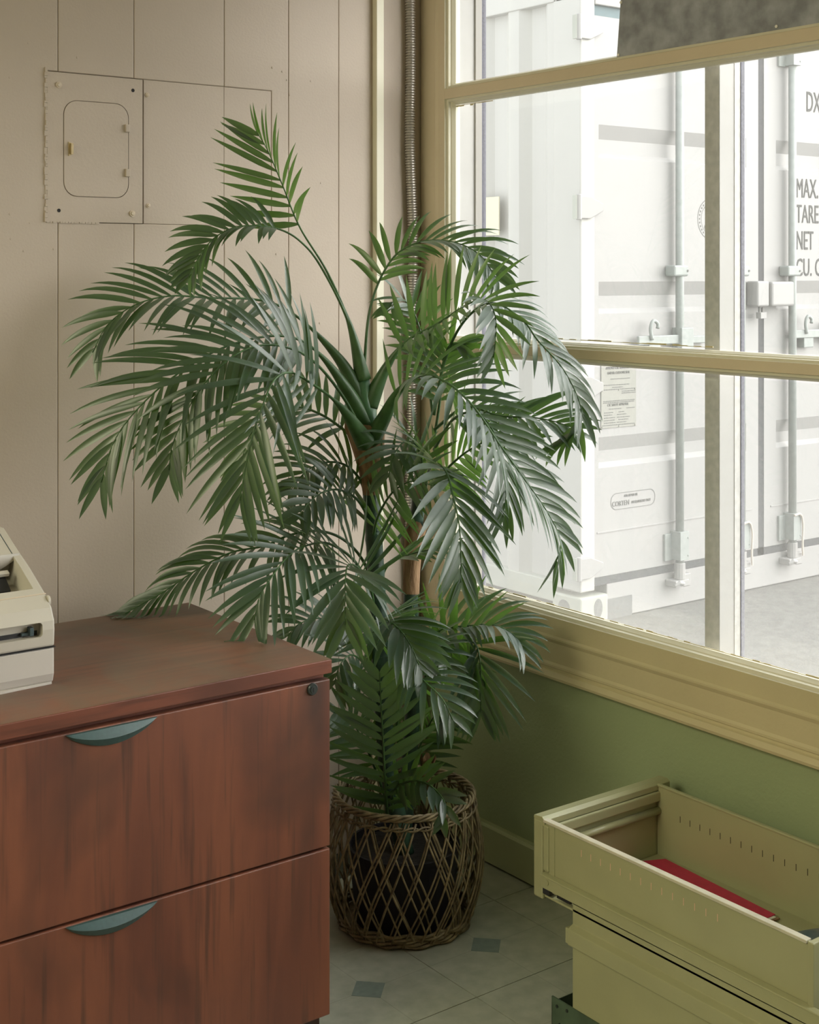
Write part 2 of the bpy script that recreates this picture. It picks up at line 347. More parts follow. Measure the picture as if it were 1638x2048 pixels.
# right wall: low wall, header and end pier round the shop window
WX = .02
wr = struct(MB().box(WX, .17, YE - 0, .14, -.15, .595).box(WX, .17, YE, .14, 2.47, ZC).box(WX, .17, YW, YE, -.15, ZC).box(.03, .17, -.02, .14, .66, 2.47).build('wall_right', 'wall_green'))
struct(MB().box(XW - .12, XW, YW, .14, -.15, ZC).build('wall_far', 'wall_paint'))
struct(MB().box(XW - .12, .17, YW - .12, YW, -.15, ZC).build('wall_back', 'wall_paint'))
struct(MB().box(XW - .12, .17, YW - .12, .14, ZC, ZC + .12).build('ceiling', 'ceiling'))
struct(MB().prism([(0, .006), (WX, .006), (WX, .098), (.006, .098), (0, .092)], YE, -.002, 'y').build('baseboard_right', 'baseboard'))
# upright wooden strip on the plank wall
x1 = onY(768, 800, -.019).x
struct(box('trim_1', 'trim_light', -.156, x1, -.019, .0005, .0, ZC, bevel=.0015))

# ---- window
wi = struct(empty('window_1', (0, -1.9, .5)))
def wpart(name, m, mb, bevel=.001): return mb.build(name, m, wi, bevel=bevel)
YA, YB = -.1055, YE + .1
ZT = 2.43
wpart('casing', 'trim_paint', MB().box(0, .035, -.003, YA, .53, 2.60))
wpart('casing_bead', 'trim_paint', MB().prism([(0, -.066), (-.0035, -.069), (0, -.078)], .66, 2.60, 'z') if False else MB().add(
    [(0, -.064, .66), (-.003, -.069, .66), (0, -.079, .66), (0, -.064, 2.6), (-.003, -.069, 2.6), (0, -.079, 2.6)], [(0, 1, 4, 3), (1, 2, 5, 4), (0, 3, 5, 2), (0, 2, 1), (3, 4, 5)]), 0)
wpart('casing', 'trim_paint', MB().box(0, .035, YB, YE - .06, .53, 2.60))
wpart('head_casing', 'trim_paint', MB().box(0, .035, YB, YA, ZT, 2.60))
stk = [(0, 0), (.005, -.0012), (.006, -.009), (.013, -.0105), (.014, -.013), (.022, -.0195), (.036, -.0195)]   # sticking profile: depth, inset
def stick_poly(): return stk + [(.036, 0)]
bays = []
bars = [(ZT, None), (1.968, 1.937), (1.312, 1.283), (None, .6685)]
# horizontal bars: face, then stepped sticking above and below
for z1, z0, nm in ((1.968, 1.941, 'transom_bar'), (1.309, 1.287, 'glazing_bar')):
    b = MB().box(0, .036, YB, YA, z0, z1)
    o = wpart(nm, 'trim_paint', b, .0008)
    for zz, sg in ((z1, 1), (z0, -1)):
        b = MB().prism([(u, zz - sg * v * .72) for u, v in stick_poly()], YB, YA, 'y'); b.build('sticking', 'trim_light', wi)
wpart('stool_rail', 'sill_paint', MB().box(0, .036, YB, YA, .54, .668))
MB().prism([(u, .668 - v * .95) for u, v in stick_poly()], YB, YA, 'y').build('sticking', 'trim_light', wi)
MB().prism([(u, ZT + v * .9) for u, v in stick_poly()], YB, YA, 'y').build('sticking', 'trim_light', wi)
for za, zb in ((.668, 1.287), (1.309, 1.941), (1.968, ZT)):
    MB().prism([(u, YA + v) for u, v in stick_poly()], za, zb, 'z').build('sticking', 'trim_light', wi)
# apron mouldings under the glass
wpart('apron_bead', 'sill_paint', MB().prism([(0, .626), (-.004, .621), (-.004, .617), (0, .608)], YE, -.003, 'y'), .0008)
wpart('apron', 'sill_paint', MB().prism([(0, .562), (-.003, .556), (-.003, .551), (.004, .545), (-.006, .541), (-.010, .530), (-.008, .5235), (.02, .5235), (.02, .562)], YE, -.003, 'y'), 0)
wpart('stool_face', 'sill_paint', MB().box(.0005, .03, YE, -.106, .55, .62))
# jamb, outer stop and gasket of the outer light
yj = -.1225
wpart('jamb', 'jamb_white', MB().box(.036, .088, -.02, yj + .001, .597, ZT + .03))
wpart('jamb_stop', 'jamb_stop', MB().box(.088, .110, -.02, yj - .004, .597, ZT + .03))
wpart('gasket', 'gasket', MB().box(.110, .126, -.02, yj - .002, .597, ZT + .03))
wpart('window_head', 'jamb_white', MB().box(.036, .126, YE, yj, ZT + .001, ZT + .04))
wpart('outer_sill', 'jamb_white', MB().box(.036, .20, YE, -.02, .575, .597))
for k, ym in enumerate((-.944, -1.80, -2.66)):
    MB().box(.052, .099, ym, ym - .040, .597, ZT).build('mullion', 'mullion', wi, bevel=.001)
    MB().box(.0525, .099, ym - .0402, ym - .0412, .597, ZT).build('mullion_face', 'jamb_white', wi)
    MB().box(.099, .118, ym + .002, ym - .0425, .597, ZT).build('mullion_stop', 'mullion', wi)
    MB().box(.118, .130, ym + .006, ym - .044, .597, ZT).build('mullion_gasket', 'gasket', wi)
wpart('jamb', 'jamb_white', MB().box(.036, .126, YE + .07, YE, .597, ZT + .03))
ys = [yj, -.944 + .001, -.984, -1.799, -1.841, -2.659, -2.701, YE + .07]
for a, b in zip(ys[0::2], ys[1::2]):
    MB().box(.1195, .1235, b, a, .597, ZT).build('outer_pane', 'glass_out', wi)
for za, zb in ((.69, 1.268), (1.327, 1.925), (1.985, ZT - .02)):
    MB().box(.0255, .029, YB + .01, YA - .02, za, zb).build('pane', 'glass_in', wi)
b = MB(); rr = random.Random(3)                # ragged paint left on the glass along the bars
for (px0, px1, fz, sg) in ((910, 985, 1.924, -1), (1090, 1420, 1.3285, 1), (960, 1638, .6885, 1)):
    x = px0
    while x < px1:
        st = rr.uniform(6, 16); ya = onX(x, 600, .024).y; yb = onX(x + st, 600, .024).y
        h = rr.uniform(.0005, .0035) * (1.6 if px0 == 910 and x < 945 else 1)
        b.box(.0238, .0254, ya, yb, fz, fz + sg * h); x += st
o = b.build('paint_edge', 'sill_paint', wi); o['kind'] = 'stuff'

# dark sheet leaning in the upper light
bo = thing('dark_board', 'dark scuffed sheet set up behind the top window bar', 'board', (.012, -1.3, 1.971))
MB().add([(.0135, -.7173, 1.9695), (.0135, -2.0, 1.9695), (.0135, -2.0, 2.40), (.0135, -.759, 2.40), (.0185, -.7173, 1.9695), (.0185, -2.0, 1.9695), (.0185, -2.0, 2.40), (.0185, -.759, 2.40)],
         [(0, 1, 2, 3), (7, 6, 5, 4), (0, 4, 5, 1), (1, 5, 6, 2), (2, 6, 7, 3), (3, 7, 4, 0)]).build('sheet', 'board', bo)
for x, y in ((1243, 5), (1238, 110), (1554, 53)):
    p = onX(x, y, .0135); p.y += .004; p.z -= .004; MB().tube([(.0137, p.y - .004, p.z + .004), (.0105, p.y - .004, p.z + .004)], .0032, 10).build('white_dot', 'white_dot', bo)  # small white discs on the sheet
# scuffed patches are in the board's own finish

# ---- flexible conduit in the corner
b = MB(); pts = []; rad = []
n = 390; z0, z1 = .002, 2.74
for i in range(n * 3):
    z = z0 + (z1 - z0) * i / (n * 3 - 1)
    wob = .0035 * math.sin(z * 5.1 + .6) + .0025 * math.sin(z * 13)
    pts.append((-.041 + wob, -.0155 + .0012 * math.sin(z * 7), z)); rad.append((.0102, .0140, .0134)[i % 3])
cdt = thing('flexible_conduit', 'ribbed flexible metal conduit running up the wall corner', 'conduit', (-.041, -.0155, .02))
b.tube(pts, rad, 14).build('conduit_hose', 'conduit', cdt)

# ---- electrical panel cover and the patch of boards beside it
ep = thing('electrical_panel', 'painted metal breaker panel cover with rounded door set in plank wall', 'electrical panel', (-.928, -.002, 1.601))
ew = .0012
cov = MB().box(PX0 + .002, PX1 - .0035, -.0022, .0035, PZ0 + .0012, PZ1 - .002).build('cover', 'wall_paint', ep)
def rrect(x0, x1, z0, z1, r, k=6):
    out = []
    for cx_, cz_, a in ((x1 - r, z1 - r, 0), (x0 + r, z1 - r, 90), (x0 + r, z0 + r, 180), (x1 - r, z0 + r, 270)):
        out += [(cx_ + r * math.cos(math.radians(a + 90 * i / k)), cz_ + r * math.sin(math.radians(a + 90 * i / k))) for i in range(k + 1)]
    return out
DX0, DX1, DZ0, DZ1 = -1.0075, -.8478, 1.6585, 1.8765
cut(cov, MB().prism(rrect(DX0, DX1, DZ0, DZ1, .033), -.02, .0025, 'y'))
MB().box(PX0 + .0005, PX1 + .0003, .0036, .0042, PZ0 + .0003, PZ1 - .0003).build('panel_gap_shade', 'gap_shade', ep)  # dark sheet behind the cover, the edge gap's shadow put into its colour
dr = MB().prism(rrect(DX0 + .0016, DX1 - .0016, DZ0 + .0016, DZ1 - .0016, .0315), -.0030, .0024, 'y').build('panel_door', 'wall_paint', ep, bevel=.0008)
hx = onY(139, 298).x; hz = onY(139, 298).z
MB().prism([(hx - .004, hz - .016), (hx + .004, hz - .013), (hx + .004, hz + .013), (hx - .004, hz + .016)], -.003, -.0055, 'y').box(hx - .0005, hx + .0045, -.0115, -.005, hz - .012, hz + .012).build('latch', 'brass', dr)
for px, py in ((253, 257), (253.5, 346)):
    p = onY(px, py); MB().box(p.x - .0055, p.x + .0055, -.008, -.002, p.z - .009, p.z + .009).build('hinge', 'wall_paint', ep, bevel=.0012)
for px, py in ((117, 170), (264, 427)):
    p = onY(px, py); MB().lathe((0, 0, 0), [(.0001, .0042), (.004, .0036), (.0058, .002), (.0085, .0016), (.0085, 0)], 14)
    b = MB(); b.tube([(p.x, -.002, p.z), (p.x, -.0042, p.z)], .0075, 14); b.tube([(p.x, -.0042, p.z), (p.x, -.0062, p.z)], [.0052, .0035], 12); b.build('screw', 'screw', ep)
for px, py in ((265, 181), (117, 421)):
    p = onY(px, py); MB().tube([(p.x, -.0018, p.z), (p.x, -.0026, p.z)], .0042, 12).build('screw_hole', 'black_hole', ep)
b = MB(); rr = random.Random(5); z = PZ0
while z < PZ1:                                 # ragged bead of filler down the panel's left edge and along its foot
    h = rr.uniform(.004, .012); b.box(PX0 - rr.uniform(.002, .0055), PX0 + .0022, -rr.uniform(.0015, .0045), .002, z, z + h * .95); z += h
x = PX0
while x < PX0 + .12:
    h = rr.uniform(.004, .01); b.box(x, x + h * .9, -rr.uniform(.001, .0028), .002, PZ0 - rr.uniform(.001, .003), PZ0 + .0014); x += h
b.build('filler_bead', 'wall_paint', ep)
ap = thing('access_panel', 'cut-out patch of painted boards screwed on beside the panel cover', 'access panel', (-.636, 0, 1.601))
for a, bb in ((PX1 + .0006, -.596 - G), (-.596 + G, AX1 - .0012)):
    MB().box(a, bb, .0008, .0041, PZ0 + .0009, PZ1 - .0012).build('board', 'wall_paint', ap, bevel=.0008)
for px, py in ((295, 190), (297, 411)):
    p = onY(px, py); b = MB(); b.tube([(p.x, .001, p.z), (p.x, -.001, p.z)], .0055, 12); b.tube([(p.x, -.001, p.z), (p.x, -.003, p.z)], [.0042, .0026], 12); b.build('screw', 'screw', ap)

# ================================================================== WOODEN LATERAL FILE
CX1, CYF, CYB = -.785, -.749, -.176
CX0 = -1.690
cb = thing('lateral_file_cabinet', 'reddish brown wooden two-drawer file cabinet with dusty top', 'cabinet', ((CX0 + CX1) / 2, (CYF + CYB) / 2, 0))
box('carcass', 'wood_dark', CX0 + .004, CX1 - .004, CYF + .021, CYB, .06, .722, cb, .0015)
tp = MB().box(CX0, CX1, CYF - .002, CYB + .002, .7235, .7495).build('top', 'wood_dark', cb, bevel=.0015)
lab(MB().box(CX0 + .0012, CX1 - .0012, CYF, CYB, .7480, .7499).build('top_surface', 'wood_top', tp), 'dusty greyed laminate surface')
for z0, z1 in ((.394, .7125), (.0715, .3895)):
    d = MB().box(CX0 + .003, CX1 - .003, CYF, CYF + .019, z0, z1).build('drawer', 'wood', cb, bevel=.0025)
    hl, hr = -1.3215, -1.1535; top = z1 - .0025
    k = 18; outer = []; 
    for i in range(k + 1):
        u = i / k; x = hl + (hr - hl) * u; dep = .0305 * math.sin(PI * u) ** .72; outer.append((x, dep))
    b = MB(); vs = []
    for x, dep in outer:                       # scooped half-moon plate, thicker in the middle
        q = dep / .0305
        vs += [(x, CYF - .0005, top), (x, CYF - .004 - .003 * q, top), (x, CYF - .0035 - .010 * q, top - dep * .55), (x, CYF - .0012 - .002 * q, top - dep - .0005), (x, CYF - .0002, top - dep)]
    fs = []
    for i in range(k):
        for j in range(5): fs.append((i * 5 + j, i * 5 + (j + 1) % 5, (i + 1) * 5 + (j + 1) % 5, (i + 1) * 5 + j))
    fs += [(0, 1, 2, 3, 4), tuple(range(k * 5 + 4, k * 5 - 1, -1))]
    lab(b.add(vs, fs).build('handle', 'handle', d, smooth=False, bevel=0), 'blue-green half-moon pull')
    if z0 > .3:
        p = onY(624, 1378, CYF); c = V3((p.x, CYF, p.z))
        b = MB(); b.tube([c + V3((0, .001, 0)), c + V3((0, -.003, 0)), c + V3((0, -.005, 0))], [.0112, .0112, .0098], 20); b.tube([c + V3((0, -.005, 0)), c + V3((0, -.0065, 0))], .0065, 16)
        lk = b.build('lock', 'lock', d)
        b = MB().box(c.x - .001, c.x + .001, CYF - .0071, CYF - .0060, c.z - .0045, c.z + .0045)
        for v in range(len(b.v)): pass
        MB().add(b.v, b.f).build('keyhole', 'black_hole', d)
box('plinth', 'kick', CX0 + .01, CX1 - .008, CYF + .03, CYB - .02, 0, .062, cb)

# ================================================================== PRINTER
XR, XL = -1.273, -1.672
TZ = .7499
pr = thing('printer', 'cream desktop laser printer at the left end of the brown cabinet', 'printer', ((XR + XL) / 2, -.4, TZ))
def prof(pts): return [(y, z) for y, z in pts]
body = prof([(-.5880, .8185), (-.590, .850), (-.5885, .865), (-.576, .886), (-.547, .9055), (-.472, .9415), (-.418, .963), (-.345, .9945), (-.24, 1.0), (-.225, .99), (-.222, .76), (-.24, .756), (-.24, .8185)])
bd = MB().prism(body, XL, XR, 'x').build('body', 'printer', pr, bevel=.004)
PC = V3(WL[pr.name])
def pcut(o, mb): return cut(o, mb)
sx1 = -1.2965
b = MB().prism([(x, z) for x, z in rrect(XL + .06, sx1, .8385, .8640, .006)], -.60, -.572, 'y'); pcut(bd, b)
# recessed paper exit in the sloping cover
ny, nz_ = -.403, .915
def slp(y, d): z = .9055 + (y + .547) * .4406; return (y + ny * d, z + nz_ * d)
b = MB().prism([slp(-.531, .02), slp(-.426, .02), slp(-.426, -.050), slp(-.500, -.040), slp(-.531, -.004)], XL + .04, -1.2905, 'x'); pcut(bd, b)
lt = MB().prism([(-.5835, TZ + .004), (-.5885, TZ + .02), (-.5885, .8165), (-.23, .8165), (-.23, TZ + .004)], XL + .001, XR - .0008, 'x').build('paper_tray', 'printer_low', pr, bevel=.003)
MB().prism([(XL + .001, -.575), (-1.40, -.592), (XR - .004, -.5835), (XR - .004, -.24), (XL + .001, -.24)], TZ, TZ + .0045, 'z').build('base', 'printer_low', pr)
MB().add([(XL, -.5886, .7535), (-1.33, -.5886, .7765), (XL, -.5905, .7535), (XL, -.5886, .80), (XL, -.5905, .80)], [(0, 1, 2), (2, 1, 4), (3, 4, 1), (0, 3, 1), (0, 2, 4, 3)]).build('tray_flare', 'printer_low', lt)
MB().box(XL + .005, XR + .0004, -.5895, -.24, .8168, .8183).build('seam', 'slot_dark', pr)
MB().box(XL + .062, sx1 - .004, -.5735, -.571, .8395, .8475).build('feed_slot', 'slot_dark', pr)
MB().box(sx1 - .022, sx1 - .0145, -.586, -.571, .8415, .8565).box(sx1 - .035, sx1 - .0145, -.580, -.571, .8425, .8475).build('paper_guide', 'guide', pr, bevel=.001)
b = MB().prism([slp(-.462, -.014), slp(-.452, -.014), slp(-.452, -.020), slp(-.462, -.020)], XL + .041, -1.306, 'x').build('exit_bar', 'printer_low', pr)
b = MB().prism([slp(-.490, -.030), slp(-.452, -.0205), slp(-.452, -.036), slp(-.490, -.036)], XL + .041, -1.312, 'x').build('exit_slot', 'slot_dark', pr)
k = 10                                         # curved output lip over the paper exit
b = MB(); vs = []
for i in range(k + 1):
    a = i / k * PI / 2; y, z = slp(-.428 - .016 * math.sin(a), .0028 - .024 * (1 - math.cos(a)))
    for x in (XL + .03, -1.2755 - .040 * (1 - math.cos(a)) - .008 * i / k): vs.append((x, y, z))
lip = b.add(vs, [(2 * i, 2 * i + 1, 2 * i + 3, 2 * i + 2) for i in range(k)]).build('output_lip', 'printer', pr, smooth=True)
lip.modifiers.new('s', 'SOLIDIFY').thickness = .002
MB().prism([slp(-.429, .0005), slp(-.429, .0032), slp(-.347, .0032), slp(-.347, .0005)], XL + .03, -1.2765, 'x').build('top_cover', 'printer', pr, bevel=.001)
MB().prism([slp(-.4285, .003), slp(-.4285, .0035), slp(-.347, .0035), slp(-.347, .003)], -1.2917, -1.2902, 'x').build('cover_seam', 'guide', pr)
MB().prism([slp(-.549, .0004), slp(-.547, .0008), slp(-.5465, -.001), slp(-.549, -.001)], XL + .002, XR - .0005, 'x').build('cover_joint', 'screw', pr)
MB().tube([(XR - .002, -.556, .893), (XR + .0022, -.556, .893)], .010, 14).build('cover_button', 'printer', pr)

# ================================================================== METAL FILE UNIT WITH OPEN DRAWER
XS, XF = -.386, -.060
fc = thing('metal_file_cabinet', 'low olive beige metal file unit with its shallow top drawer open', 'file cabinet', (-.22, -1.4, 0))
FB = MB()
YD0, YD1, ZD0, ZD1 = -.914, -1.547, .248, .402
t = .003
FB.box(XS, XS + t, YD1, YD0, .262, ZD1 - .002)                  # near side
FB.box(XF - t, XF, YD1, YD0, .249, ZD1 - .002)                  # far side
FB.box(XS, XF, YD1, YD0, ZD0, ZD0 + .004)
dw = FB.build('drawer', 'file_metal', fc)
MB().box(XS - .0045, XS + .0095, YD1 + .002, YD0 + .001, ZD1 - .006, ZD1).build('drawer_rim', 'rim_lit', dw, bevel=.0012)
MB().box(XF - .006, XF + .003, YD1, YD0, ZD1 - .005, ZD1).build('drawer_rim', 'file_metal', dw, bevel=.0015)
# front panel, a folded steel box with two rails on its inner side
fp = MB().box(-.390, -.027, -.884, -.912, .2415, .3985).build('front_panel', 'file_metal', dw, bevel=.004)
MB().prism([(-.884, .3975), (-.886, .4035), (-.909, .4055), (-.917, .400), (-.917, .388), (-.912, .388)], -.3895, -.0275, 'x').build('top_rail', 'file_metal', dw, bevel=.001)
MB().box(XS - .001, XF, -.9125, -.922, .366, .387).build('inner_rail', 'file_metal', dw, bevel=.003)
MB().tube([(XS + .004, -.9175, .346), (XF - .001, -.9175, .346)], .008, 12).build('inner_rail', 'file_metal', dw, smooth=True)
MB().box(XS - .0035, XS + .01, -.912, -.928, .300, .392).build('side_flange', 'file_metal', dw, bevel=.003)
MB().box(XS - .0015, XS + .001, -.928, -.943, .296, .396).build('side_flange', 'file_metal', dw, bevel=.001)
MB().box(XS - .0035, XF, YD1 - .012, YD1, .25, ZD1 - .001).build('rear_panel', 'file_metal', dw, bevel=.002)
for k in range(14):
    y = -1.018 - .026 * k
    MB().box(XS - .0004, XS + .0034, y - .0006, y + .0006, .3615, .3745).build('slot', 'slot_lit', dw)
for k in range(16):
    y = -.978 - .0268 * k
    MB().box(XF - .0034, XF + .0004, y - .0007, y + .0007, .3385, .3515).build('slot', 'slit', dw)
# slide under the near side: a channel with a flared top edge and bull-nosed end
MB().prism([(XS - .001, .2985), (XS - .013, .2965), (XS - .0135, .2935), (XS - .010, .2925), (XS - .010, .2695), (XS - .001, .2685)], -1.80, -.914, 'y').build('drawer_slide', 'file_metal', fc, bevel=.0008)
MB().tube([(XS - .009, -.930, .284), (XS - .0115, -.930, .284)], .006, 12).build('slide_roller', 'file_metal', fc)
MB().box(XS - .0085, XS + .02, -.917, -.936, .258, .269).box(XS - .006, XS + .02, -.955, -.992, .2615, .2665).build('slide_gap_shade', 'slot_dark', fc)  # black blocks drawn for the shaded gap below the slide
# lower case: flat side with a pressed rib
LY0, LY1 = -.993, -2.0
b = MB().prism([(XS - .000, .2660), (XS - .000, .2235), (XS - .0135, .2165), (XS - .0135, .1865), (XS, .1790), (XS, .058), (XF + .02, .058), (XF + .02, .246), (XS + .02, .246), (XS + .02, .266)], LY1, LY0, 'y').build('case', 'file_metal', fc, bevel=.0015)
MB().box(XS - .0105, XF + .025, LY0 - .001, -.984, .1865, .2165).build('rib_end', 'file_metal', fc, bevel=.001)
b = MB().box(XS - .003, XS + .0005, LY1, -.937, .001, .061).box(XS - .003, XF + .01, -.9385, -.937, .001, .050).box(XS, XF + .01, LY1, -1.02, .001, .0575)
br = b.build('base_rail', 'file_green', fc)
lab(br, 'dark green floor rail')
for y, z in ((-.953, .047), (-.960, .014), (-.981, .050)):
    MB().tube([(XS - .0028, y, z), (XS - .0045, y, z)], .0032, 10).build('rail_screw', 'lock', fc)
MB().box(XS - .0135, XF, -1.99, -1.80, .058, .41).build('rear_case', 'file_metal', fc)
# contents
zf = ZD0 + .0045
fo = thing('red_folder', 'crimson paper folder lying in the open metal drawer', 'folder', (-.2, -1.1, zf))
def quad(name, m, P, z0, z1, parent, bevel=0): return MB().prism(P, z0, z1, 'z').build(name, m, parent, bevel)
FP = [(-.313, -.938), (-.130, -.932), (-.082, -.954), (-.104, -1.256), (-.318, -1.250)]
quad('folder_cover', 'red_folder', FP, zf + .006, zf + .0075, fo)
quad('folder_back', 'red_folder', [(x + .002, y - .001) for x, y in FP], zf, zf + .0015, fo)
quad('papers', 'paper', [(-.308, -.948), (-.138, -.943), (-.098, -.965), (-.109, -1.262), (-.313, -1.254)], zf + .0015, zf + .006, fo)
quad('papers', 'fibre', [(-.30, -1.24), (-.112, -1.24), (-.104, -1.267), (-.29, -1.265)], zf + .002, zf + .0045, fo)
b = MB()
def scrawl(cx, cy, s, seed):
    r_ = random.Random(seed); q = V3((cx, cy, zf + .0078)); ang = 0
    for i in range(7):
        b.tube([(cx + s * math.cos(a) * (1 - i * .11), cy + s * 1.3 * math.sin(a) * (1 - i * .1), zf + .0078) for a in [i * .9 + j * .35 for j in range(5)]], .0007, 4)
scrawl(-.150, -1.102, .011, 1)
for i in range(4): b.tube([(-.145 + .003 * i, -1.124 - .0, zf + .0078), (-.147 + .003 * i, -1.134, zf + .0078)], .0005, 4)
b.build('ink_mark', 'ink', fo)
mg = thing('magazine', 'blue-grey illustrated magazine curling at the right end of the open drawer', 'magazine', (-.13, -1.42, zf))
b = MB(); vs = []; n = 12
for i in range(n + 1):
    u = i / n; x = -.30 + .235 * u; z = zf + .004 + .014 * math.sin(u * PI) ** .8
    vs += [(x, -1.325 - .02 * u, z), (x, -1.535, z)]
o = b.add(vs, [(2 * i, 2 * i + 1, 2 * i + 3, 2 * i + 2) for i in range(n)]).build('cover', 'magazine', mg, smooth=True); o.modifiers.new('s', 'SOLIDIFY').thickness = .0012
o = MB().add([(x, y - .003, max(zf + .0052, z - .0025)) for x, y, z in vs], [(2 * i, 2 * i + 1, 2 * i + 3, 2 * i + 2) for i in range(n)]).build('pages', 'paper', mg, smooth=True); o.modifiers.new('s', 'SOLIDIFY').thickness = .004

# ================================================================== BASKET
bz = at(808, 1900, 3.225); BC = V3((bz.x, bz.y, 0))
bk = thing('wicker_basket', 'round brown lattice wicker basket standing on the tiles by the cabinet', 'basket', BC)
def br_(z):                                    # bulging profile
    u = z / .29
    return .146 + .030 * math.sin(PI * min(1, max(0, u)) ** .95) + .010 * u
NB = 31
b = MB()
rr = random.Random(11)
for fam, off in ((1, .0014), (-1, -.0014), (1, -.0095), (-1, -.0120)):
    nb = NB if abs(off) < .005 else 15         # a sparser inner weave behind the outer one
    for i in range(nb):
        a0 = 2 * PI * (i + rr.uniform(-.2, .2)) / nb; dl = fam * (.64 + rr.uniform(-.08, .08)); dub = 2 if rr.random() < .22 else 1
        for dd in range(dub):
            pts = []
            for j in range(13):
                z = .006 + .276 * j / 12; a = a0 + dd * .045 + dl * j / 12; r = br_(z) + off
                pts.append((BC.x + r * math.cos(a), BC.y + r * math.sin(a), z))
            b.tube(pts, (.0024 if nb == NB else .0018) + rr.uniform(-.0003, .0004), 5)
o = b.build('lattice', 'wicker', bk, smooth=True); o['kind'] = 'stuff'
b = MB()
for layer, (zc, rc, amp, nt_, ns) in enumerate(((.292, br_(.29) + .001, .0062, 10, 4), (.270, br_(.270) + .002, .0040, 17, 2))):
    for s in range(ns):
        pts = []
        for j in range(241):
            a = 2 * PI * j / 240; ph = a * nt_ + 2 * PI * s / ns
            r = rc + amp * math.cos(ph); z = zc + amp * .9 * math.sin(ph)
            pts.append((BC.x + r * math.cos(a), BC.y + r * math.sin(a), z))
        b.tube(pts,   .0034 if layer == 0 else .0024, 6, cap=False)
o = b.build('rim_braid', 'wicker', bk, smooth=True)
b = MB()
for s in range(5):
    pts = []
    for j in range(161):
        a = 2 * PI * j / 160; ph = a * 13 + s * 1.3
        r = br_(.01) + .004 * math.cos(ph) + (.004 if s > 2 else 0); z = .008 + .006 * s + .002 * math.sin(ph)
        pts.append((BC.x + r * math.cos(a), BC.y + r * math.sin(a), z))
    b.tube(pts, .0036, 6, cap=False)
b.build('base_coil', 'wicker', bk, smooth=True)
MB().lathe(BC, [(.001, .003), (br_(.01) - .004, .003), (br_(.01) - .004, .007), (.001, .007)], 40).build('bottom', 'wicker', bk)

# ================================================================== PALM
pm = thing('artificial_palm', 'tall artificial palm with drooping feathery green fronds in the wicker basket', 'palm', (BC.x, BC.y, .008))
MB().lathe(BC, [(.001, .009), (.112, .009), (.127, .168), (.129, .168), (.129, .178), (.123, .178), (.121, .16), (.001, .16)], 36).build('pot', 'pot', pm)
MB().lathe(BC, [(.001, .164), (.06, .166), (.1205, .162)], 30).build('soil', 'soil', pm)
def trunk(pts, r0, r1, nm='trunk'):
    P, L = catmull(pts, 60); rad = []
    for i in range(61):
        ring = .0012 if i % 5 == 0 else 0
        rad.append(r0 + (r1 - r0) * i / 60 + ring)
    return MB().tube(P, rad, 14).build(nm, 'trunk', pm, smooth=True)
soilp = V3((BC.x - .012, BC.y - .02, .16)); soilq = V3((BC.x + .02, BC.y + .03, .16))
trunk([soilp, at(772, 1500, 3.23), at(758, 1250, 3.25), at(750, 1110, 3.25), at(740, 955, 3.25)], .0205, .0195)
trunk([soilq, at(826, 1400, 3.30), at(822, 1250, 3.31), at(823, 1120, 3.32), at(838, 1000, 3.32)], .0185, .017)
def fibre(pts, radf, jag, name='fibre_sheath'):
    P, L = catmull(pts, 20); b = MB(); k = 16; rr = random.Random(2); vs = []; n = 21
    t = (P[1] - P[0]).normalized(); a = t.orthogonal().normalized()
    for i in range(n):
        t = (P[min(i + 1, 20)] - P[max(i - 1, 0)]).normalized(); a = (a - t * a.dot(t)).normalized(); c = t.cross(a); r = radf(i / 20)
        for j in range(k):
            q = P[i] + (a * math.cos(2 * PI * j / k) + c * math.sin(2 * PI * j / k)) * r * (1 + .04 * math.sin(j * 3.1))
            if i > 14: q = q + t * jag * ((i - 14) / 6) * (math.sin(j * 2.4) + .5 * math.sin(j * 5.3 + 1))
            vs.append(q)
    b.add(vs, [(i * k + j, i * k + (j + 1) % k, (i + 1) * k + (j + 1) % k, (i + 1) * k + j) for i in range(n - 1) for j in range(k)])
    return b.build(name, 'fibre', pm, smooth=True)
fibre([at(744, 988, 3.25), at(741, 940, 3.25), at(736, 890, 3.25), at(730, 845, 3.25)], lambda u: .0215 + .028 * u ** 1.25, .024)
fibre([at(822, 1188, 3.31), at(824, 1130, 3.32), at(829, 1075, 3.32), at(836, 1040, 3.32)], lambda u: .0198 + .006 * u ** 2, .010)
fibre([at(851, 1560, 3.28), at(853, 1540, 3.28), at(856, 1515, 3.28)], lambda u: .012 + .008 * u ** 2, .008)
MB().tube([at(739, 940, 3.25), at(735, 890, 3.25), at(729, 820, 3.25), at(724, 740, 3.25)], [.018, .024, .028, .012], 14).build('crownshaft', 'crownshaft', pm, smooth=True)

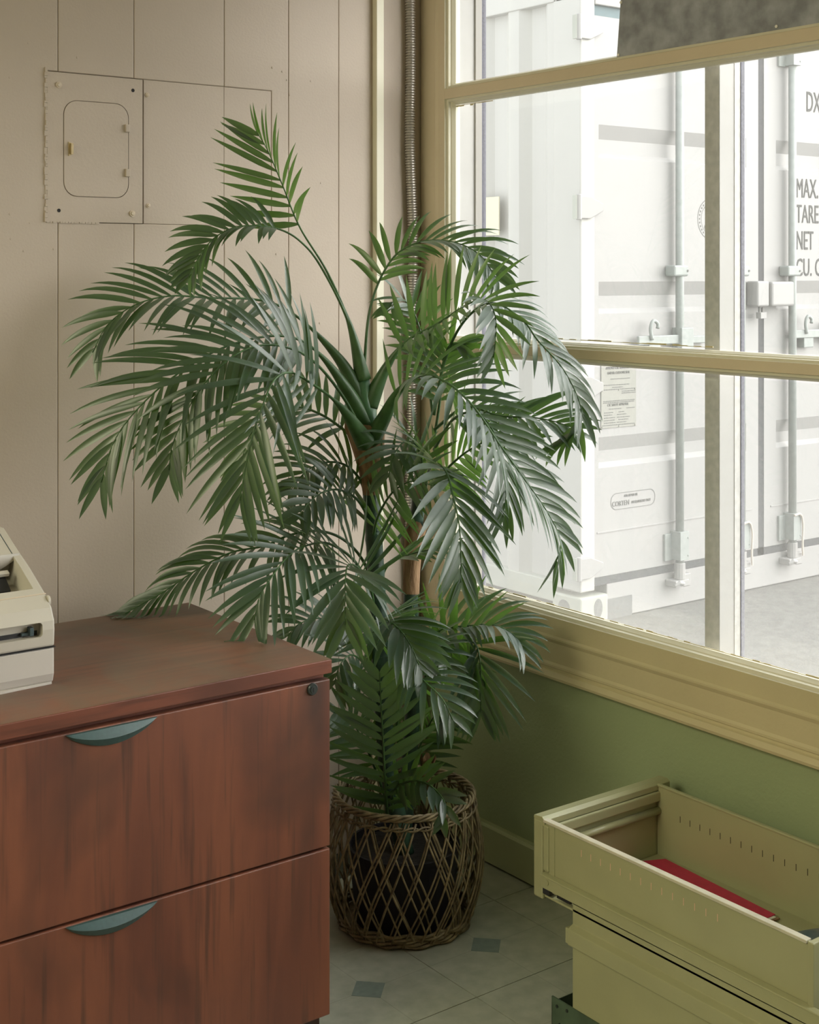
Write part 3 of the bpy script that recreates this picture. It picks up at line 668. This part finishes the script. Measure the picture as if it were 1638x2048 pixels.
def lim(p):                                    # keep blades off the walls and the cabinet top
    p.y = min(p.y, -.024); p.x = min(p.x, -.016)
    if p.x < CX1 + .005 and CYF - .005 < p.y < CYB + .005 and p.z < .7525: p.z = .7525 + random.uniform(0, .003)
    return p
def perp(v, t):
    q = v - t * v.dot(t)
    return q.normalized() if q.length > 1e-4 else t.orthogonal().normalized()
LEAF = []                                      # (apparent size, frond object, verts, faces)
def blade(base, dr, bn, L, W, droop, curl, rnd, m=8):
    vs = []; p = base.copy(); d = dr.copy(); tw = rnd.uniform(-.25, .25)
    for j in range(m + 1):
        u = j / m
        wd = W * (.30 + .70 * min(1, u / .22) ** .8) * (1 - max(0, (u - .45) / .55) ** 1.7) if u < 1 else 0
        bn = perp(bn, d); sd_ = d.cross(bn); s2 = sd_ * math.cos(tw * u) + bn * math.sin(tw * u)
        for q in (-.5, 0, .5):
            vs.append(lim(p + s2 * (q * wd) - bn * (.14 * wd if q == 0 else 0)))
        p = p + d * (L / m)
        d = (d + V3((0, 0, -1)) * (droop * (.25 + 1.5 * u) / m) + bn * (curl / m)).normalized()
    fs = []
    for j in range(m):
        for q in (0, 1): fs.append((j * 3 + q, j * 3 + q + 1, j * 3 + q + 4, j * 3 + q + 3))
    return vs, fs
FN = [0]
def frond(pts, t0, n, L, V, a0=68, a1=26, droop=.5, dih=16, wid=.0145, curl=-.28, sheath=0., r0=.0042, V2=None, sides=(1, -1)):
    FN[0] += 1; rnd = random.Random(100 + FN[0])
    P, LL = catmull([at(*q) for q in pts], 72)
    P = [lim(p) for p in P]
    g1 = R_ * V[0] + U_ * V[1] - D_ * V[2]; g2 = (R_ * V2[0] + U_ * V2[1] - D_ * V2[2]) if V2 else g1
    rad = [max(.0011, r0 * (1 - .78 * i / 72) + (sheath * max(0, 1 - i / 72 / .27) ** 1.05 if sheath else 0)) for i in range(73)]
    fo_ = MB().tube(P, rad, 7).build('frond', 'petiole', pm, smooth=True, fix=False)
    for i in range(n):
        for sg in sides:
            s = (i + .35 + (.25 if sg > 0 else 0) + rnd.uniform(-.12, .12)) / n; s = min(max(s, 0), .995); t = t0 + (1 - t0) * s
            k = min(int(t * 72), 71); f = t * 72 - k
            p = P[k].lerp(P[k + 1], f); T = (P[min(k + 2, 72)] - P[max(k - 1, 0)]).normalized()
            N = perp(g1.lerp(g2, s), T); S = T.cross(N) * sg
            al = math.radians(a0 + (a1 - a0) * s ** .9 + rnd.uniform(-5, 5)); de = math.radians(dih + rnd.uniform(-7, 7))
            dr = (T * math.cos(al) + (S * math.cos(de) + N * math.sin(de)) * math.sin(al)).normalized()
            bn = (N * math.cos(de) - S * math.sin(de))
            ln = L * (.60 + .40 * math.sin(PI * min(1, s * .80 + .16))) * (1 - .28 * max(0, s - .7) / .3) * rnd.uniform(.92, 1.06)
            vs, fs = blade(p, dr, bn, ln, wid * rnd.uniform(.88, 1.08), droop * rnd.uniform(.7, 1.3), curl, rnd)
            a = proj(vs[1]); c = proj(vs[-2]); mid = proj(vs[13])
            size = math.hypot(a[0] - mid[0], a[1] - mid[1]) + math.hypot(c[0] - mid[0], c[1] - mid[1])
            w0, w1 = proj(vs[9]), proj(vs[11]); size *= 4 + math.hypot(w0[0] - w1[0], w0[1] - w1[1])
            LEAF.append((size / 100 - mid[2] * 4, fo_, vs, fs))
    return fo_
# ---- fronds of the front crown
SH = .017
frond([(727, 760, 3.25), (700, 650, 3.24), (655, 545, 3.22), (600, 455, 3.2), (565, 370, 3.18), (535, 300, 3.16), (512, 262, 3.15)], .62, 11, .165, (-.6, 0, .8), 72, 26, .06, 34, sheath=.016)
frond([(727, 765, 3.25), (695, 640, 3.235), (640, 530, 3.215), (600, 482, 3.19), (560, 459, 3.17), (515, 452, 3.14), (470, 455, 3.12), (430, 475, 3.1), (400, 510, 3.08), (378, 555, 3.07)], .62, 17, .115, (.1, .75, .65), 62, 24, .55, 30)
frond([(722, 800, 3.25), (690, 735, 3.24), (650, 685, 3.23), (603, 640, 3.22), (555, 610, 3.2), (500, 598, 3.18), (420, 596, 3.12), (340, 592, 3.07), (270, 610, 3.03), (215, 650, 3.0), (185, 705, 2.98)], .32, 22, .175, (0, .75, .65), 66, 24, .45, 16, sheath=.018)
frond([(726, 850, 3.24), (700, 790, 3.2), (650, 720, 3.15), (600, 680, 3.1), (540, 672, 3.05), (460, 690, 2.98), (390, 725, 2.92), (320, 775, 2.88), (260, 835, 2.86), (225, 890, 2.85), (202, 965, 2.85)], .30, 25, .20, (0, .6, .8), 62, 20, .35, 12, sheath=.019)
frond([(727, 870, 3.22), (690, 800, 3.16), (640, 735, 3.08), (590, 700, 3.0), (530, 690, 2.95), (470, 710, 2.9), (415, 760, 2.86), (375, 820, 2.84), (345, 890, 2.83), (338, 940, 2.83)], .34, 22, .175, (0, .55, .83), 62, 20, .35, 12)
frond([(730, 885, 3.2), (680, 812, 3.1), (620, 765, 2.98), (578, 745, 2.92), (547, 762, 2.87), (525, 812, 2.83), (505, 870, 2.81), (490, 940, 2.8), (480, 1000, 2.8)], .36, 19, .215, (0, .3, .95), 58, 20, .25, 8, sheath=.020)
frond([(732, 905, 3.27), (690, 862, 3.26), (640, 828, 3.27), (590, 814, 3.28), (540, 832, 3.28), (500, 870, 3.27), (482, 925, 3.26)], .18, 16, .15, (0, .8, .6), 68, 30, .5, 15)
frond([(738, 1010, 3.27), (720, 960, 3.24), (690, 930, 3.2), (650, 925, 3.16), (610, 945, 3.12), (578, 985, 3.1)], .2, 14, .13, (0, .7, .7), 68, 30, .6, 15)
frond([(740, 1040, 3.25), (715, 1000, 3.2), (680, 980, 3.12), (645, 985, 3.05), (615, 1008, 3.0), (600, 1035, 2.98)], .25, 12, .125, (0, .5, .85), 68, 30, .6, 12, wid=.016)
# arching over to the right
frond([(726, 780, 3.25), (735, 650, 3.27), (748, 590, 3.28), (770, 540, 3.29), (800, 503, 3.29), (850, 482, 3.28), (910, 485, 3.25), (960, 510, 3.2), (995, 560, 3.15)], .38, 21, .14, (0, .85, .5), 62, 26, .6, 18)
frond([(738, 810, 3.25), (776, 729, 3.24), (816, 680, 3.22), (871, 650, 3.18), (938, 607, 3.12), (973, 602, 3.06), (991, 635, 3.0), (990, 690, 2.98), (987, 715, 2.98)], .26, 22, .155, (.1, .65, .75), 72, 24, .30, 40, sheath=.019)
frond([(868, 830, 3.33), (890, 720, 3.31), (930, 640, 3.26), (985, 606, 3.21), (1045, 640, 3.16), (1075, 680, 3.13), (1124, 735, 3.10), (1156, 796, 3.08), (1162, 838, 3.08), (1140, 873, 3.08), (1108, 895, 3.08)], .30, 26, .125, (.2, .9, .4), 55, 20, .9, 10, wid=.015)
frond([(742, 880, 3.23), (768, 835, 3.2), (797, 783, 3.15), (846, 750, 3.08), (889, 763, 3.02), (925, 790, 2.98), (960, 830, 2.96), (1000, 890, 2.96), (1050, 960, 2.97), (1095, 1025, 2.98), (1122, 1085, 3.0), (1108, 1135, 3.0)], .16, 30, .165, (.1, .65, .75), 66, 20, .5, 24, sheath=.019, V2=(.65, .5, .55))
# ---- fronds of the rear crown
frond([(868, 900, 3.33), (905, 840, 3.25), (950, 825, 3.17), (985, 860, 3.1), (1005, 920, 3.06), (1012, 980, 3.04), (1006, 1035, 3.03)], .2, 17, .165, (.6, .45, .65), 62, 20, .45, 10)
frond([(868, 860, 3.34), (930, 815, 3.30), (1000, 832, 3.22), (1066, 835, 3.17), (1125, 848, 3.13), (1152, 868, 3.12)], .25, 15, .14, (.3, .6, .7), 62, 26, .3, 10)
frond([(850, 1000, 3.33), (880, 955, 3.31), (907, 925, 3.28), (944, 897, 3.24), (1000, 872, 3.2), (1050, 878, 3.17)], .1, 15, .14, (-.1, .6, .75), 66, 26, .35, 12)
frond([(848, 1010, 3.31), (856, 945, 3.22), (873, 928, 3.12), (893, 946, 3.03), (908, 1000, 2.97), (919, 1055, 2.94), (922, 1120, 2.93), (922, 1165, 2.93)], .20, 19, .18, (.45, .5, .75), 72, 20, .35, 10, wid=.0185)
frond([(848, 990, 3.31), (840, 905, 3.25), (815, 882, 3.2), (790, 905, 3.14), (776, 955, 3.11)], .25, 12, .125, (0, .6, .8), 66, 30, .5, 10, wid=.015)
frond([(745, 1085, 3.25), (755, 1035, 3.2), (785, 985, 3.14), (825, 962, 3.09), (868, 972, 3.06)], .15, 13, .15, (-.3, .5, .8), 80, 40, .55, 8)
frond([(758, 1170, 3.27), (778, 1128, 3.25), (830, 1106, 3.22), (885, 1096, 3.18)], .35, 6, .11, (0, .8, .4), 40, 20, .2, 15)
frond([(866, 830, 3.35), (850, 710, 3.36), (830, 630, 3.36), (800, 596, 3.33), (780, 620, 3.3)], .35, 13, .11, (-.2, .7, .6), 66, 30, .5, 15, wid=.013)
frond([(868, 880, 3.34), (880, 800, 3.34), (885, 730, 3.33), (900, 690, 3.30), (930, 690, 3.27)], .3, 12, .13, (.2, .4, .8), 66, 30, .7, 15, wid=.015)
# ---- low fronds
frond([(752, 1230, 3.27), (735, 1140, 3.26), (695, 1085, 3.24), (640, 1062, 3.2), (580, 1070, 3.17), (528, 1092, 3.14), (469, 1103, 3.11), (425, 1122, 3.08), (377, 1150, 3.06), (330, 1182, 3.04), (286, 1207, 3.02), (250, 1227, 3.005)], .36, 22, .14, (0, .85, .45), 62, 20, .9, 14)
frond([(745, 1210, 3.25), (715, 1130, 3.2), (660, 1088, 3.1), (610, 1092, 2.98), (575, 1114, 2.91), (545, 1152, 2.86), (520, 1192, 2.83), (508, 1240, 2.81)], .38, 17, .19, (0, .45, .88), 58, 20, .22, 10)
frond([(752, 1260, 3.26), (742, 1180, 3.2), (718, 1138, 3.1), (697, 1130, 2.99), (691, 1155, 2.91), (690, 1200, 2.88), (690, 1250, 2.87)], .30, 18, .195, (0, .35, .95), 86, 20, .30, 10, wid=.02)
frond([(760, 1340, 3.25), (752, 1265, 3.18), (767, 1238, 3.1), (795, 1255, 3.03), (820, 1288, 3.0), (838, 1330, 2.99)], .25, 16, .15, (.2, .5, .8), 72, 26, .6, 10, wid=.02)
frond([(798, 1500, 3.25), (793, 1400, 3.15), (803, 1352, 3.08), (825, 1345, 3.03), (855, 1368, 2.98), (885, 1398, 2.95), (906, 1440, 2.94)], .36, 13, .135, (.2, .5, .8), 78, 22, .7, 8)
frond([(775, 1640, 3.2), (770, 1560, 3.12), (766, 1480, 3.06), (762, 1410, 3.02), (759, 1345, 3.0)], .05, 16, .155, (0, .2, 1), 66, 36, .1, 8, wid=.02)
frond([(785, 1640, 3.22), (787, 1582, 3.15), (820, 1563, 3.1), (853, 1567, 3.05), (879, 1588, 3.02), (891, 1613, 3.0), (885, 1645, 3.0)], .2, 13, .085, (0, .5, .85), 72, 22, .1, 25, wid=.016)
frond([(845, 1400, 3.31), (862, 1290, 3.31), (882, 1260, 3.30), (935, 1252, 3.27), (985, 1250, 3.22), (1025, 1268, 3.18), (1046, 1300, 3.15)], .26, 17, .14, (.3, .75, .55), 70, 22, .75, 26)
frond([(838, 1430, 3.32), (868, 1320, 3.32), (912, 1284, 3.28), (948, 1286, 3.23), (960, 1322, 3.19), (961, 1380, 3.17), (961, 1425, 3.17)], .25, 20, .18, (0, .3, .95), 72, 20, .35, 10)
frond([(780, 1620, 3.3), (735, 1500, 3.24), (700, 1440, 3.18), (668, 1425, 3.13)], .3, 12, .13, (0, .6, .8), 66, 30, .4, 10)
frond([(800, 1600, 3.34), (845, 1480, 3.33), (872, 1430, 3.29), (892, 1450, 3.25)], .3, 12, .13, (0, .6, .8), 66, 30, .5, 10)
frond([(760, 1350, 3.3), (705, 1262, 3.28), (645, 1237, 3.22), (600, 1247, 3.18), (575, 1272, 3.16)], .3, 13, .12, (0, .8, .6), 66, 30, .5, 12)
frond([(765, 1420, 3.28), (735, 1340, 3.24), (705, 1310, 3.17), (680, 1330, 3.12), (668, 1370, 3.1)], .3, 12, .13, (0, .6, .8), 70, 30, .5, 10)
frond([(815, 1420, 3.3), (830, 1330, 3.27), (850, 1295, 3.22), (875, 1300, 3.17), (892, 1330, 3.15)], .3, 13, .12, (.2, .6, .8), 70, 30, .5, 15, wid=.015)

LEAF.sort(key=lambda q: -q[0])
rest = MB()
for i, (sz, fo_, vs, fs) in enumerate(LEAF):
    if i < 298: MB().add(vs, fs).build('leaflet', 'leaf', fo_, smooth=True, fix=False)
    else: rest.add(vs, fs)
o = rest.build('leaflets', 'leaf', pm, smooth=True, fix=False); o['kind'] = 'stuff'

# ================================================================== OUTSIDE
GZ = -.03
gr = struct(MB().box(.17, 30, -20, 30, -.3, GZ).build('ground', 'asphalt'))
X0, Y0 = 1.934, 1.399
ct = thing('shipping_container', 'white shipping container with closed doors outside the window', 'shipping container', (X0 + 1.2, Y0 + 3, GZ))
CW, CL, ZTOP = 2.40, 6.06, 2.80
b = MB(); pts = [(Y0 + .16, 0)]                # corrugated long side
y = Y0 + .22
while y < Y0 + CL - .3: pts += [(y, 0), (y + .05, .036), (y + .14, .036), (y + .19, 0)]; y += .26
pts.append((Y0 + CL - .16, 0)); vs = []
for yy, dx in pts: vs += [(X0 + .012 + dx, yy, .13), (X0 + .012 + dx, yy, 2.70)]
b.add(vs, [(2 * i, 2 * i + 1, 2 * i + 3, 2 * i + 2) for i in range(len(pts) - 1)]); b.build('side_wall', 'container_side', ct)
MB().box(X0 + .06, X0 + CW - .06, Y0 + .12, Y0 + CL, .05, 2.72).build('inner_shell', 'container_side', ct)
MB().box(X0 + .005, X0 + .10, Y0 + .17, Y0 + CL, GZ + .07, .132).build('bottom_rail', 'container_low', ct, bevel=.005)
MB().box(X0 + .005, X0 + .10, Y0 + .17, Y0 + CL, 2.68, ZTOP).build('top_rail', 'container_side', ct, bevel=.005)
MB().box(X0, X0 + .085, Y0 - .004, Y0 + .17, .11, 2.68).build('corner_post', 'container_side', ct, bevel=.006)
MB().box(X0 + CW - .085, X0 + CW, Y0, Y0 + .17, .11, 2.68).build('corner_post', 'container_side', ct, bevel=.006)
MB().box(X0 + .165, X0 + CW - .165, Y0 + .004, Y0 + .12, GZ + .004, .128).build('door_sill', 'container', ct, bevel=.004)
MB().box(X0 + .085, X0 + CW - .085, Y0 - .006, Y0 + .1, 2.652, ZTOP).build('header', 'container', ct, bevel=.004)
MB().box(X0 + .04, X0 + CW - .085, Y0 + .01, Y0 + .1, 2.60, 2.655).build('header_gasket', 'teal', ct)
for xx in (X0 - .004, X0 + CW - .162):
    for zz in (GZ, 2.69):
        c = MB().box(xx, xx + .166, Y0 - .008, Y0 + .172, zz, zz + .118).build('corner_casting', 'container_low' if zz < 1 else 'container_side', ct, bevel=.008)
        if zz < 1 and xx < X0 + 1:
            cc = V3((xx + .105, Y0 - .0085, GZ + .062))
            MB().prism([(cc.x + .026 * math.cos(a), cc.z + .042 * math.sin(a)) for a in [i * PI / 10 for i in range(20)]], Y0 - .0088, Y0 - .0075, 'y').build('casting_eye', 'pocket', c)
            MB().prism([(Y0 + .095 + .036 * math.cos(a), GZ + .062 + .034 * math.sin(a)) for a in [i * PI / 10 for i in range(20)]], xx - .0012, xx + .001, 'x').build('casting_eye', 'pocket', c)
MB().box(X0 + .160, X0 + .318, Y0 - .0005, Y0 + .01, GZ + .001, .060).build('fork_pocket', 'pocket', ct)
p1, p2 = onX(996, 393, X0), onX(996, 470, X0)
MB().box(X0 + .003, X0 + .009, p1.y - .002, p1.y + .16, p2.z, p1.z).build('side_plate', 'sticker', ct)
# doors
RC = [(2.133, 1.989), (1.449, 1.310), (.772, .637)]
def door(x0, x1, fx0, fx1, name_l):
    dpro = [(Y0 + .045, .165), (Y0, .165)]
    for z1, z0 in reversed(RC): dpro += [(Y0, z0), (Y0 + .022, z0 + .022), (Y0 + .022, z1 - .062), (Y0, z1)]
    dpro += [(Y0, 2.605), (Y0 + .045, 2.605)]
    b = MB().prism(dpro, x0 + fx0, x1 - fx1, 'x').box(x0, x0 + fx0, Y0, Y0 + .045, .165, 2.605).box(x1 - fx1, x1, Y0, Y0 + .045, .165, 2.605)
    return b.build('door', 'container', ct)
d1 = door(X0 + .016, X0 + 1.179, .095, .09, ''); d2 = door(X0 + 1.221, X0 + 2.384, .09, .095, '')
MB().box(X0 + .012, X0 + CW - .012, Y0 + .002, Y0 + .05, .128, .167).build('door_gasket', 'rubber', ct)
MB().box(X0 + 1.177, X0 + 1.223, Y0 + .002, Y0 + .05, .128, 2.61).build('door_gasket', 'rubber', ct)
MB().box(X0 + .10, X0 + 1.13, Y0 - .0035, Y0 + .001, .354, .361).build('weld_line', 'container', d1, bevel=.001)
MB().box(X0 + 1.27, X0 + 2.3, Y0 - .0035, Y0 + .001, .354, .361).build('weld_line', 'container', d2, bevel=.001)
for z0, z1 in ((2.494, 2.59), (1.721, 1.817), (.943, 1.04), (.17, .26)):
    b = MB().prism([(X0 - .018, z0), (X0 + .048, z0), (X0 + .125, z0 + .035), (X0 + .125, z1 - .03), (X0 + .048, z1), (X0 - .018, z1)], Y0 - .017, Y0 + .002, 'y')
    b.tube([(X0 - .016, Y0 - .010, z0 - .006), (X0 - .016, Y0 - .010, z1 + .008)], .013, 10); b.build('hinge', 'container', d1, bevel=.003)
    MB().box(X0 - .034, X0 - .026, Y0 - .012, Y0 + .012, z0 - .002, z1 + .004).build('hinge_shim', 'container_low', ct)
def rod(xc, d, rope=False):
    x = X0 + xc; y = Y0 - .034
    MB().tube([(x, y, .16), (x, y, 2.60)], .0195, 14).build('lock_rod', 'galvanised', d, smooth=True)
    for z0, z1 in ((.189, .318), (2.497, 2.575)):
        b = MB().box(x - .072, x - .018, Y0 - .012, Y0 + .001, z0 - .004, z1 - .012).box(x - .028, x + .030, Y0 - .064, Y0, z0, z1)
        for s in (.02, .10): b.tube([(x + .022, Y0 - .0635, z0 + s), (x + .022, Y0 - .067, z0 + s)], .0045, 8)
        b.build('rod_bracket', 'galvanised', d, bevel=.006)
    for z0, z1 in ((1.472, 1.522),):
        MB().box(x - .062, x + .032, Y0 - .060, Y0, z0, z1).build('rod_guide', 'galvanised', d, bevel=.008)
        MB().tube([(x + .024, Y0 - .0598, z0 + .025), (x + .024, Y0 - .063, z0 + .025)], .005, 8).build('bolt', 'lettering_pale', d)
    b = MB().tube([(x, y, .175), (x, y, .10)], .025, 12)
    b.box(x - .055, x + .035, Y0 - .06, Y0 + .004, .070, .100).box(x + .005, x + .052, Y0 - .055, Y0, .066, .125).tube([(x - .052, Y0 - .05, .078), (x - .030, Y0 - .062, .092), (x - .004, Y0 - .06, .084)], .011, 8)
    b.build('cam_keeper', 'container', d, bevel=.004)
    if rope: MB().tube(catmull([(x - .03, Y0 - .07, .312), (x + .015, Y0 - .072, .315), (x + .036, Y0 - .07, .26), (x + .034, Y0 - .068, .17), (x + .04, Y0 - .066, .11)], 14)[0], .0055, 6).build('rope', 'rope', d)
rod(.590, d1); rod(1.015, d1, True); rod(1.394, d2, True); rod(1.86, d2)
def handle(x0, d, sgn=1):
    z = 1.19; x = X0 + x0
    b = MB().box(x - .09, x + .24, Y0 - .045, Y0 - .030, z - .022, z + .018)
    b.box(x + .17, x + .25, Y0 - .06, Y0, z - .05, z + .05); b.build('rod_handle', 'galvanised', d, bevel=.004)
    P, _ = catmull([(x - .012, Y0 - .05, z + .0), (x - .022, Y0 - .05, z + .05), (x - .004, Y0 - .05, z + .085), (x + .025, Y0 - .05, z + .07), (x + .022, Y0 - .05, z + .05)], 16)
    MB().tube(P, .0085, 7).build('handle_catch', 'galvanised', d, smooth=True)
    MB().box(x - .02, x + .055, Y0 - .04, Y0, z - .07, z + .004).build('catch_plate', 'galvanised', d, bevel=.004)
handle(.405, d1); handle(1.497, d2)
MB().box(X0 + .66, X0 + .78, Y0 - .03, Y0, 1.165, 1.20).build('rod_handle', 'galvanised', d1, bevel=.004)
MB().box(X0 + 1.178, X0 + 1.345, Y0 - .085, Y0 - .005, 1.328, 1.446).build('lock_box', 'container', d2, bevel=.010)
MB().box(X0 + 1.085, X0 + 1.170, Y0 - .075, Y0 - .005, 1.328, 1.449).build('lock_box', 'container', d1, bevel=.008)
MB().box(X0 + 1.125, X0 + 1.168, Y0 - .06, Y0 - .03, 1.270, 1.300).tube([(X0 + 1.135, Y0 - .045, 1.298), (X0 + 1.135, Y0 - .045, 1.325), (X0 + 1.158, Y0 - .045, 1.325), (X0 + 1.158, Y0 - .045, 1.298)], .005, 6).build('padlock', 'container', d1, bevel=.002)
# plates, stencils and letters
pl = MB().box(X0 + .123, X0 + .340, Y0 - .004, Y0 + .001, .809, 1.115).build('approval_plate', 'plate', ct, bevel=.001)
def tx(body, size, x, z, m, par, sx, y=None): return text(body, size, (X0 + x, (Y0 - .0015) if y is None else y, z), m, par, sx)
yp = Y0 - .0048
tx('APPROVED FOR TRANSPORT', .0155, .150, 1.066, 'lettering_pale', pl, .72, yp); tx('UNDER CUSTOMS SEAL', .0165, .160, 1.044, 'lettering_pale', pl, .8, yp)
tx('CSC SAFETY APPROVAL', .0165, .160, .904, 'lettering_pale', pl, .75, yp)
b = MB(); rr = random.Random(8)
for z, x0, x1 in ((1.021, .18, .30), (.995, .14, .30), (.984, .19, .26), (.975, .14, .33), (.965, .25, .335), (.957, .25, .335), (.925, .135, .33), (.918, .135, .33), (.890, .17, .25), (.89, .28, .33), (.875, .14, .20), (.875, .23, .27), (.864, .14, .19), (.864, .22, .28), (.852, .14, .21), (.852, .22, .30), (.841, .14, .21), (.841, .23, .29), (.830, .14, .21), (.830, .22, .28), (.8195, .13, .33)):
    x = x0                                     # worn, unreadable stamped lines
    while x < x1 - .004:
        h = rr.uniform(.004, .02); b.box(X0 + x, X0 + min(x + h, x1), yp - .0004, yp + .0012, z, z + .0035); x += h + .003
o = b.build('worn_print', 'lettering_pale', pl); o['kind'] = 'stuff'
for x in (.130, .232, .333):
    for z in (.815, .974, 1.108): MB().tube([(X0 + x, yp, z), (X0 + x, yp - .002, z)], .004, 8).build('rivet', 'plate', pl)
ol = rrect(X0 + .184, X0 + .465, .446, .520, .036); il = rrect(X0 + .1868, X0 + .4622, .4488, .5172, .0335); n = len(ol)
b = MB(); ys_ = (Y0 - .0015, Y0 + .0005); vs = [(x, ys_[0], z) for x, z in ol] + [(x, ys_[0], z) for x, z in il]
b.add(vs, [(i, (i + 1) % n, (i + 1) % n + n, i + n) for i in range(n)]).build('stencil_outline', 'lettering_pale', d1)
tx('FOR REPAIR USE', .0155, .268, .4985, 'lettering_pale', d1, .75); tx('CORTEN', .031, .193, .4625, 'lettering_pale', d1, .86); tx('OR EQUIVALENT ONLY', .0165, .312, .466, 'lettering_pale', d1, .70)
b = MB(); cx_, cz_ = X0 + .845, 1.738          # round inspection seal, most of it behind the mullion
for ra, rb in ((.098, .0955), (.074, .0722)):
    n = 48; vs = [(cx_ + r * math.cos(2 * PI * i / n), Y0 - .0015, cz_ + r * math.sin(2 * PI * i / n)) for r in (ra, rb) for i in range(n)]
    b.add(vs, [(i, (i + 1) % n, (i + 1) % n + n, i + n) for i in range(n)])
rr = random.Random(4)
for i in range(30):
    a = 2 * PI * i / 30; r = .0845; p = V3((cx_ + r * math.cos(a), 0, cz_ + r * math.sin(a)))
    b.box(p.x - .003, p.x + .003, Y0 - .0012, Y0 - .0003, p.z - .004, p.z + .004)
b.box(cx_ - .05, cx_ + .05, Y0 - .0012, Y0 - .0003, cz_ - .045, cz_ - .03).box(cx_ - .03, cx_ + .03, Y0 - .0012, Y0 - .0003, cz_ - .03, cz_ + .04)
b.build('round_seal', 'lettering_pale', d1)
for s, x, z, h, k in (('DX', 1.542, 2.289, .104, .55), ('MAX.', 1.464, 1.860, .098, .55), ('TARE', 1.464, 1.735, .094, .58), ('NET', 1.464, 1.603, .096, .55), ('CU. C', 1.464, 1.473, .090, .62)):
    tx(s, h / .72, x, z, 'lettering', d2, k)
